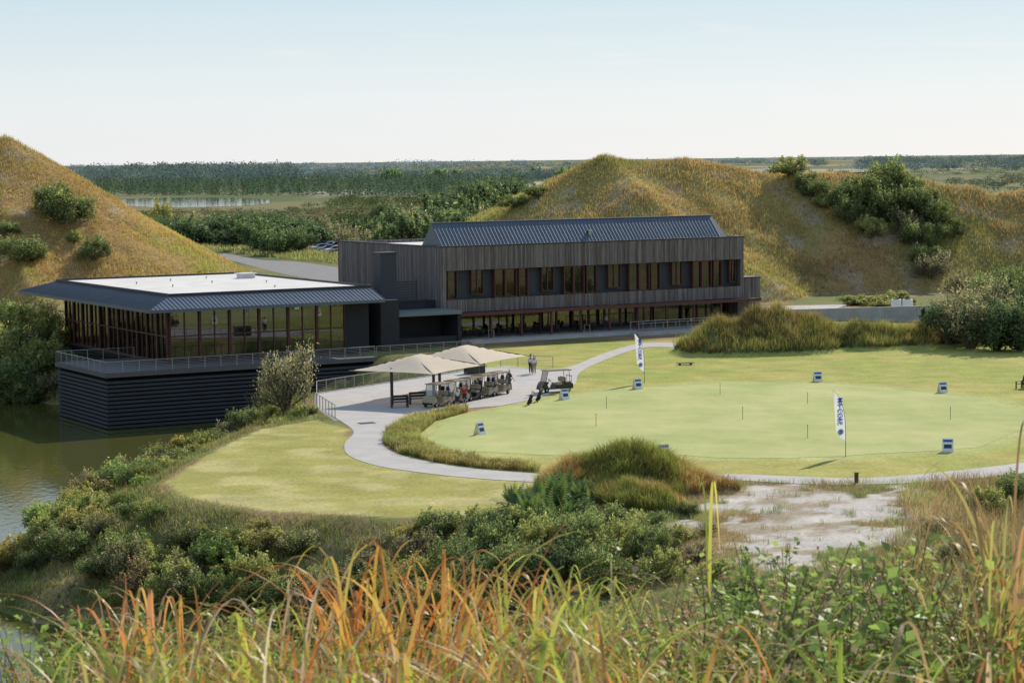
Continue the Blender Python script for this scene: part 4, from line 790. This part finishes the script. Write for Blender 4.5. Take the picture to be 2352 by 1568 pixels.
x,y=survey(2347,893);spawn('adirondack_chair',[('seat',MB().extr([(-.45,.3),(.35,.42),(.35,.46),(-.45,.34)],-.3,.3).mesh('seat',BLACKPL),[]),('backrest',MB().extr([(-.4,.3),(-.75,1.05),(-.71,1.07),(-.36,.34)],-.32,.32).mesh('backrest',BLACKPL),[]),
 ('armrest',MB().box(-.5,.35,-.4,-.28,.6,.63).mesh('armrest',BLACKPL),[]),('armrest',MB().box(-.5,.35,.28,.4,.6,.63).mesh('armrest',BLACKPL),[]),
 ('leg',MB().box(.28,.36,-.38,-.3,0,.6).mesh('leg',BLACKPL),[]),('leg',MB().box(.28,.36,.3,.38,0,.6).mesh('leg',BLACKPL),[]),('leg',MB().box(-.5,-.42,-.38,-.3,0,.6).mesh('leg',BLACKPL),[]),('leg',MB().box(-.5,-.42,.3,.38,0,.6).mesh('leg',BLACKPL),[])],(x,y,.01),-2.4,'black slatted lounge chair on the lawn','chair')
x,y,z=hit(473,975);spawn('utility_box',[('casing',MB().box(-.35,.35,-.25,.25,0,.6).mesh('casing',BLUE,bev=.02),[]),('lid',MB().box(-.38,.38,-.28,.28,.6,.66).mesh('lid',BLACKPL),[])],(x,y,z),.3,'small blue utility box on the bank','utility box')
x,y=survey(1574,838);spawn('low_bench',[('slab',MB().box(-.8,.8,-.3,.3,.16,.22).mesh('slab',WOODM),[]),('leg',MB().box(-.6,-.5,-.2,.2,0,.16).mesh('leg',WOODM),[]),('leg',MB().box(.5,.6,-.2,.2,0,.16).mesh('leg',WOODM),[])],(x,y,0),.3,'low dark wooden bench by the grassy mound','bench')
x,y,_=hit(495,600);spawn('road_sign',[('post',MB().cyl((0,0,0),(0,0,3.2),.05).mesh('post',CONC2),[]),('panel',MB().cyl((0,-.03,3),(0,.03,3),.35,n=8).mesh('panel',WHITE),[])],(x,y,0),.0,'small round sign on a post by the road','sign')
CARGL=mat('car_glass',(.02,.025,.03),.1,.6)
def car_parts(m):
    low=MB().extr([(-2.2,.3),(-2.25,.75),(-2.1,.95),(-1.2,1.0),(1.0,.98),(2.0,.82),(2.2,.65),(2.2,.3)],-.88,.88).mesh('body',m,bev=.05)
    cab=MB().extr([(-1.9,.96),(-1.35,1.42),(.2,1.45),(1.0,.96)],-.74,.74).mesh('cabin',CARGL,bev=.03);rf=MB().box(-1.3,.15,-.7,.7,1.42,1.48).mesh('roof',m,bev=.02)
    P=[('body',low,[]),('cabin',cab,[]),('roof',rf,[])]
    for sx in(-1.4,1.4):
        for sy in(-.8,.8): P.append(wheel(sx,sy,.33,.22))
    for sy in(-.6,.6): P.append(('headlight',MB().box(2.1,2.22,sy-.18,sy+.18,.6,.74).mesh('headlight',RIM),[]))
    return P
cc=[('silver',(.5,.5,.52)),('blue',(.05,.09,.25)),('white',(.75,.75,.75)),('black',(.02,.02,.025)),('red',(.3,.03,.03))]
CARS=[(n,car_parts(mat('car_paint_'+n,c,.25,.6))) for n,c in cc]
for k,(u,v) in enumerate([(728,566),(742,568),(757,570),(771,571),(786,572),(735,576),(752,579),(768,581),(784,582)]):
    x,y=survey(u,v);n,P=CARS[k%5];spawn('parked_car',P,(x,y,.03),math.radians(200+(k*7)%20),n+' saloon car standing in the car park','car','cars in the car park')
# ---------------------------------------------------------------- people
SKIN=mat('skin',(.42,.25,.17),.6,.3);HAIR=mat('dark_hair',(.03,.02,.015),.7)
def skinmesh(name,verts,edges,rad,m,root=0,sub=1):
    me=bpy.data.meshes.new(name);me.from_pydata(verts,edges,[]);me.materials.append(m)
    o=bpy.data.objects.new(name,me);COL.objects.link(o);md=o.modifiers.new('Skin','SKIN');md.use_smooth_shade=True
    if len(me.skin_vertices)==0: return o
    sv=me.skin_vertices[0].data
    for i,r in enumerate(rad): sv[i].radius=(r,r)
    for i in range(len(rad)): sv[i].use_root=(i==root)
    s=o.modifiers.new('Sub','SUBSURF');s.levels=sub;s.render_levels=sub;return o
def person(x,y,z,rz,shirt,trous,pose='stand',label='',cap=None,shorts=False):
    e=obj('person',None,loc=(x,y,z),rz=rz,label=label,cat='person')
    st=.0 if pose=='stand' else .28
    K=[(0,0,.95),(0,0,1.12),(0,-.01,1.32),(0,0,1.47),(0,-.01,1.55),(0,-.015,1.64),(0,-.01,1.71)];Rr=[.13,.115,.135,.055,.065,.085,.065]
    Eg=[(0,1),(1,2),(2,3),(3,4),(4,5),(5,6)]
    def add(p,r,par): K.append(p);Rr.append(r);Eg.append((par,len(K)-1));return len(K)-1
    add((0,-.10,1.62),.018,5)
    limbs={}
    for sg in(-1,1):
        f=st*sg
        hp=add((sg*.09,0,.90),.095,0);kn=add((sg*.10,-f*.75-.02,.50),.062,hp);an=add((sg*.10,-f*1.0+(.1 if f<0 else 0),.09),.04,kn);to=add((sg*.11,-f*1.0-.14+(.1 if f<0 else 0),.04),.035,an)
        shd=add((sg*.17,0,1.42),.06,2);el=add((sg*.23,f*.5+.03,1.14),.042,shd);wr=add((sg*.24,f*.9-.06,.90),.028,el);pm=add((sg*.24,f*.95-.08,.83),.030,wr)
        for q in range(4): add((sg*.235,f*.95-.115+.022*q,.75+.006*abs(q-1.5)),.009,pm)
        add((sg*.215,f*.95-.12,.80),.010,pm)
        limbs[sg]=(hp,kn,an,to,shd,el,wr)
    b=skinmesh('body',K,Eg,Rr,SKIN);b.parent=e
    def sub(nm,ids,edges,grow,m):
        mp={i:k for k,i in enumerate(ids)};o=skinmesh(nm,[K[i] for i in ids],[(mp[a],mp[b]) for a,b in edges],[Rr[i]+grow for i in ids],m);o.parent=e
    A=limbs[-1];Bq=limbs[1]
    sub('shirt',[1,2,A[4],A[5],Bq[4],Bq[5],0],[(0,1),(1,2),(2,A[4]),(A[4],A[5]),(2,Bq[4]),(Bq[4],Bq[5])],.022,shirt)
    if shorts: sub('trousers',[0,A[0],A[1],Bq[0],Bq[1]],[(0,A[0]),(A[0],A[1]),(0,Bq[0]),(Bq[0],Bq[1])],.02,trous)
    else: sub('trousers',[0,A[0],A[1],A[2],Bq[0],Bq[1],Bq[2]],[(0,A[0]),(A[0],A[1]),(A[1],A[2]),(0,Bq[0]),(Bq[0],Bq[1]),(Bq[1],Bq[2])],.02,trous)
    B=MB().cyl((0,0,1.68),(0,.005,1.76),.10,.075,n=12).cyl((0,.005,1.755),(0,.005,1.79),.075,.03,n=12)
    if cap: B.box(-.07,.07,-.2,-.07,1.69,1.705)
    obj('cap' if cap else 'hair',B.mesh('headwear',cap or HAIR,True),e)
SHW=mat('white_shirt',(.7,.7,.7),.8);SHR=mat('red_shirt',(.45,.03,.03),.8);SHD=mat('dark_shirt',(.03,.035,.05),.8);KH=mat('khaki_cloth',(.35,.28,.19),.8);NV=mat('navy_cloth',(.03,.04,.09),.8);CAPW=mat('white_cap',(.75,.75,.75),.7)
ppl=[(1170,897,2.2,SHD,mat('grey_cloth',(.10,.10,.10),.8),'walk','person in dark top and grey trousers walking past the carts',CAPW,False),
(1219,858,.4,SHW,NV,'stand','person in white shirt and dark trousers standing on the path',None,False),(1227,859,-.3,SHW,KH,'stand','person in white shirt and khaki trousers standing on the path',CAPW,False),
(1050,938,.6,SHW,NV,'stand','person in white shirt standing beside a golf cart',CAPW,True),(1067,932,-.4,SHR,NV,'stand','person in red shirt beside a golf cart',CAPW,True)]
for u,v,rz,sh_,tr_,po,lb,cp,shs in ppl:
    x,y=survey(u,v);person(x,y,.024,rz,sh_,tr_,po,lb,cp,shs)
p=Vector((CX,CY))+e1*35.5+e2*.2;person(p.x,p.y,FL,.5,SHD,NV,'stand','person in dark clothes standing at the building entrance')
p=Vector((CX,CY))+e1*21+e2*.4;person(p.x,p.y,FL,1.5,SHW,NV,'walk','person in white shirt walking on the covered terrace')
# ---------------------------------------------------------------- feathery shrubs near the mound
def frondbush(seed,cols=((.13,.21,.06),(.09,.15,.05),(.22,.29,.08))):
    r=np.random.default_rng(seed);V=[];C=[]
    for k in range(46):
        a=r.random()*6.283;tilt=.15+r.random()*1.15;L=.6+.6*r.random();d=Vector((math.cos(a)*math.sin(tilt),math.sin(a)*math.sin(tilt),math.cos(tilt)));p0=Vector((r.normal()*.12,r.normal()*.12,.25*r.random()))
        side=d.cross(Vector((0,0,1))).normalized();col=np.array(cols[r.integers(3)])*(.7+.6*r.random())
        for i in range(12):
            t=(i+2)/13;p=p0+d*(L*t)-Vector((0,0,.30*t*t*tilt));l=.19*math.sin(math.pi*min(.97,t*.8+.17))
            for sg in(-1,1):
                q=p+side*sg*l+d*.09-Vector((0,0,.03))
                V+=[p-d*.032,p+d*.032,q];C+=[col*.8,col,col*1.3]
    return np_mesh('fronds',np.array([tuple(v) for v in V]),3,None,np.array(C),False,LEAF)
FR=[frondbush(s) for s in(1,2,3)]
for u,v,s in[(1215,1200,2.2),(1280,1180,2.6),(1330,1165,1.9),(1180,1170,1.6),(1250,1215,2.0),(1315,1215,1.8),(1190,1230,1.8),(1235,1165,1.7),(1265,1240,1.6),(1295,1140,1.8)]:
    x,y,z=hit(u,v);e=obj('fern_shrub',None,loc=(x,y,z),rz=random.random()*6,label='dark green bush with feathery arching fronds',cat='shrub',group='feathery shrubs',sc_=s*.85);obj('fronds',random.choice(FR),e)
    obj('stem',MB().cyl((0,0,-.1),(0,0,.4),.04,.01,6).mesh('stem',BARK),e)
# ---------------------------------------------------------------- close grass and weeds on the camera hill
r=np.random.default_rng(44)
PALS={'orange':([(.42,.40,.06),(.53,.32,.07),(.50,.22,.06)],[(.76,.29,.08),(.66,.19,.06),(.76,.43,.13),(.64,.50,.13)]),
      'red':([(.42,.28,.08),(.43,.19,.08)],[(.60,.19,.09),(.70,.34,.15),(.76,.56,.38)]),
      'green':([(.26,.40,.05),(.36,.46,.07)],[(.52,.60,.10),(.42,.54,.08),(.72,.62,.15)]),
      'brown':([(.36,.26,.12),(.30,.28,.08)],[(.60,.40,.22),(.52,.28,.13),(.50,.48,.14)]),
      'dry':([(.50,.38,.24),(.46,.30,.16)],[(.78,.65,.50),(.66,.48,.32)]),
      'mix':([(.34,.40,.06),(.48,.29,.08)],[(.74,.33,.10),(.56,.60,.12),(.76,.59,.38),(.50,.56,.09)])}
VV=[];CC=[];II=[];off=0
def clump(u,us,D,vt,n,pl,lean=.45,vj=70,wr=(.008,.018),dj=.6):
    global off
    uu=u+r.normal(size=n)*us*.6;y=D+(r.random(n)-.5)*2*dj;x=(uu-CU)/F*y
    z=height(x,y);vtop=vt+np.abs(r.normal(size=n))*vj*1.7-vj*.4
    top=H-(vtop-366+.012*(uu-CU))/F*y;h=np.clip(top-z,.25,2.2)
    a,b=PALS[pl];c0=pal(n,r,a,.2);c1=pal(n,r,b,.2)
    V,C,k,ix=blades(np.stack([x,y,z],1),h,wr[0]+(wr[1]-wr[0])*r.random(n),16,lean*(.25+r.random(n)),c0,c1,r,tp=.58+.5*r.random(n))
    VV.append(V);CC.append(C);II.append(ix+off);off+=len(V)
for a in [(60,60,6.5,1500,8,'dry'),(250,90,6,1395,46,'red'),(340,60,5.5,1400,32,'orange'),(430,80,5.5,1420,34,'mix'),(610,110,5.5,1400,38,'mix'),(570,80,4.6,1350,7,'dry'),(860,85,5.3,1300,66,'orange'),(800,45,5,1265,10,'orange'),(1030,100,5.5,1290,70,'orange'),(1180,100,5.8,1315,40,'mix'),
  (1370,100,5.6,1325,42,'mix'),(1290,140,5.2,1350,32,'green'),(1560,150,6,1410,20,'green'),(1760,150,6.5,1450,14,'mix'),(1950,150,6.5,1450,14,'mix'),(2130,100,6,1400,22,'brown'),(2250,45,5.6,1240,24,'green'),(2315,36,5.4,1160,24,'brown'),(2330,45,5.4,1215,26,'orange'),(2285,55,5.5,1290,34,'brown'),(2325,16,6,1010,7,'brown'),(1480,60,5,1400,8,'dry'),(1700,60,5,1450,7,'dry'),(950,180,4.8,1370,9,'dry')]: clump(*a)
clump(1627,3,6.5,1108,2,'green',.05,3,(.014,.016),.05)
for uu in range(20,2352,40):
    dense=uu<1500
    clump(uu,60,4.7,1500 if uu>250 else 1540,(17 if dense else 9) if uu>250 else 3,random.choice(['orange','mix','brown','green','red']),.6,50)
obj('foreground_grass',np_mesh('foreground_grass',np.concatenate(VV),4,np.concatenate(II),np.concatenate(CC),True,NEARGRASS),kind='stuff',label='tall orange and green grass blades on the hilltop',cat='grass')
STEM=mat('weed_stem',(.20,.13,.08),.7)
def weed(seed,cols,big=1.):
    rr=np.random.default_rng(seed);V=[];C=[];B=MB()
    for s in range(10):
        a=rr.random()*6.283;l=.12+.32*rr.random();hh=.72+.40*rr.random();pts=[]
        for i in range(9):
            t=i/8;pts.append(Vector((math.cos(a)*l*t*t+.02*math.sin(i*2+s),math.sin(a)*l*t*t,hh*t)))
        B.path(pts,[.004-.0003*i for i in range(9)],4)
        for k in range(46):
            t=.25+.75*rr.random()**.7;i=min(7,int(t*8));p=pts[i].lerp(pts[i+1],t*8-i);az=rr.random()*6.283;d=Vector((math.cos(az),math.sin(az),.3+rr.normal()*.5)).normalized()
            L=(.022+.034*rr.random())*big*(1.15-.5*t);sd=d.cross(Vector((rr.normal()*.4,rr.normal()*.4,1))).normalized();up=sd.cross(d)*.12*L;p=p+d*.02*rr.random()*3;q=p+d*L
            m=p.lerp(q,.45)
            V+=[p,m+sd*L*.36+up,q,m-sd*L*.36+up];c=np.array(cols[rr.integers(len(cols))])*(.7+.6*rr.random());C+=[c]*4
    return np_mesh('leaves',np.array([tuple(v) for v in V]),4,None,np.array(C),False,LEAF),B.mesh('stems',STEM)
WD=[weed(1,[(.32,.44,.09),(.42,.50,.12),(.22,.32,.07)],1.1),weed(2,[(.26,.36,.09),(.36,.42,.10),(.56,.34,.14)],1.0),weed(3,[(.22,.34,.08),(.34,.46,.10)],1.25),weed(4,[(.44,.31,.20),(.54,.40,.26),(.36,.36,.13)],.75)]
for k in range(185):
    if k<115: u=1430+(r.random()**.85)*930;D=4.8+3.0*r.random();vt=1290+r.random()*200+ (50 if u<1600 else 0)
    elif k<133: u=-20+r.random()*240;D=4.8+2*r.random();vt=1375+r.random()*150
    else: u=250+r.random()*1250;D=5+2*r.random();vt=1400+r.random()*110
    x=(u-CU)/F*D;z=float(height(np.array([x]),np.array([D]))[0]);top=H-(vt-366)/F*D;s=max(.4,(top-z)/1.08)
    me,st=WD[int(r.integers(4)) if k<115 else k%3];e=obj('leafy_weed',None,loc=(x,D,z),rz=random.random()*6,label='leafy green weed on the grassy hilltop',cat='plant',group='leafy weeds',sc_=s);obj('leaves',me,e);obj('stems',st,e)
print('done',time.time()-T0)
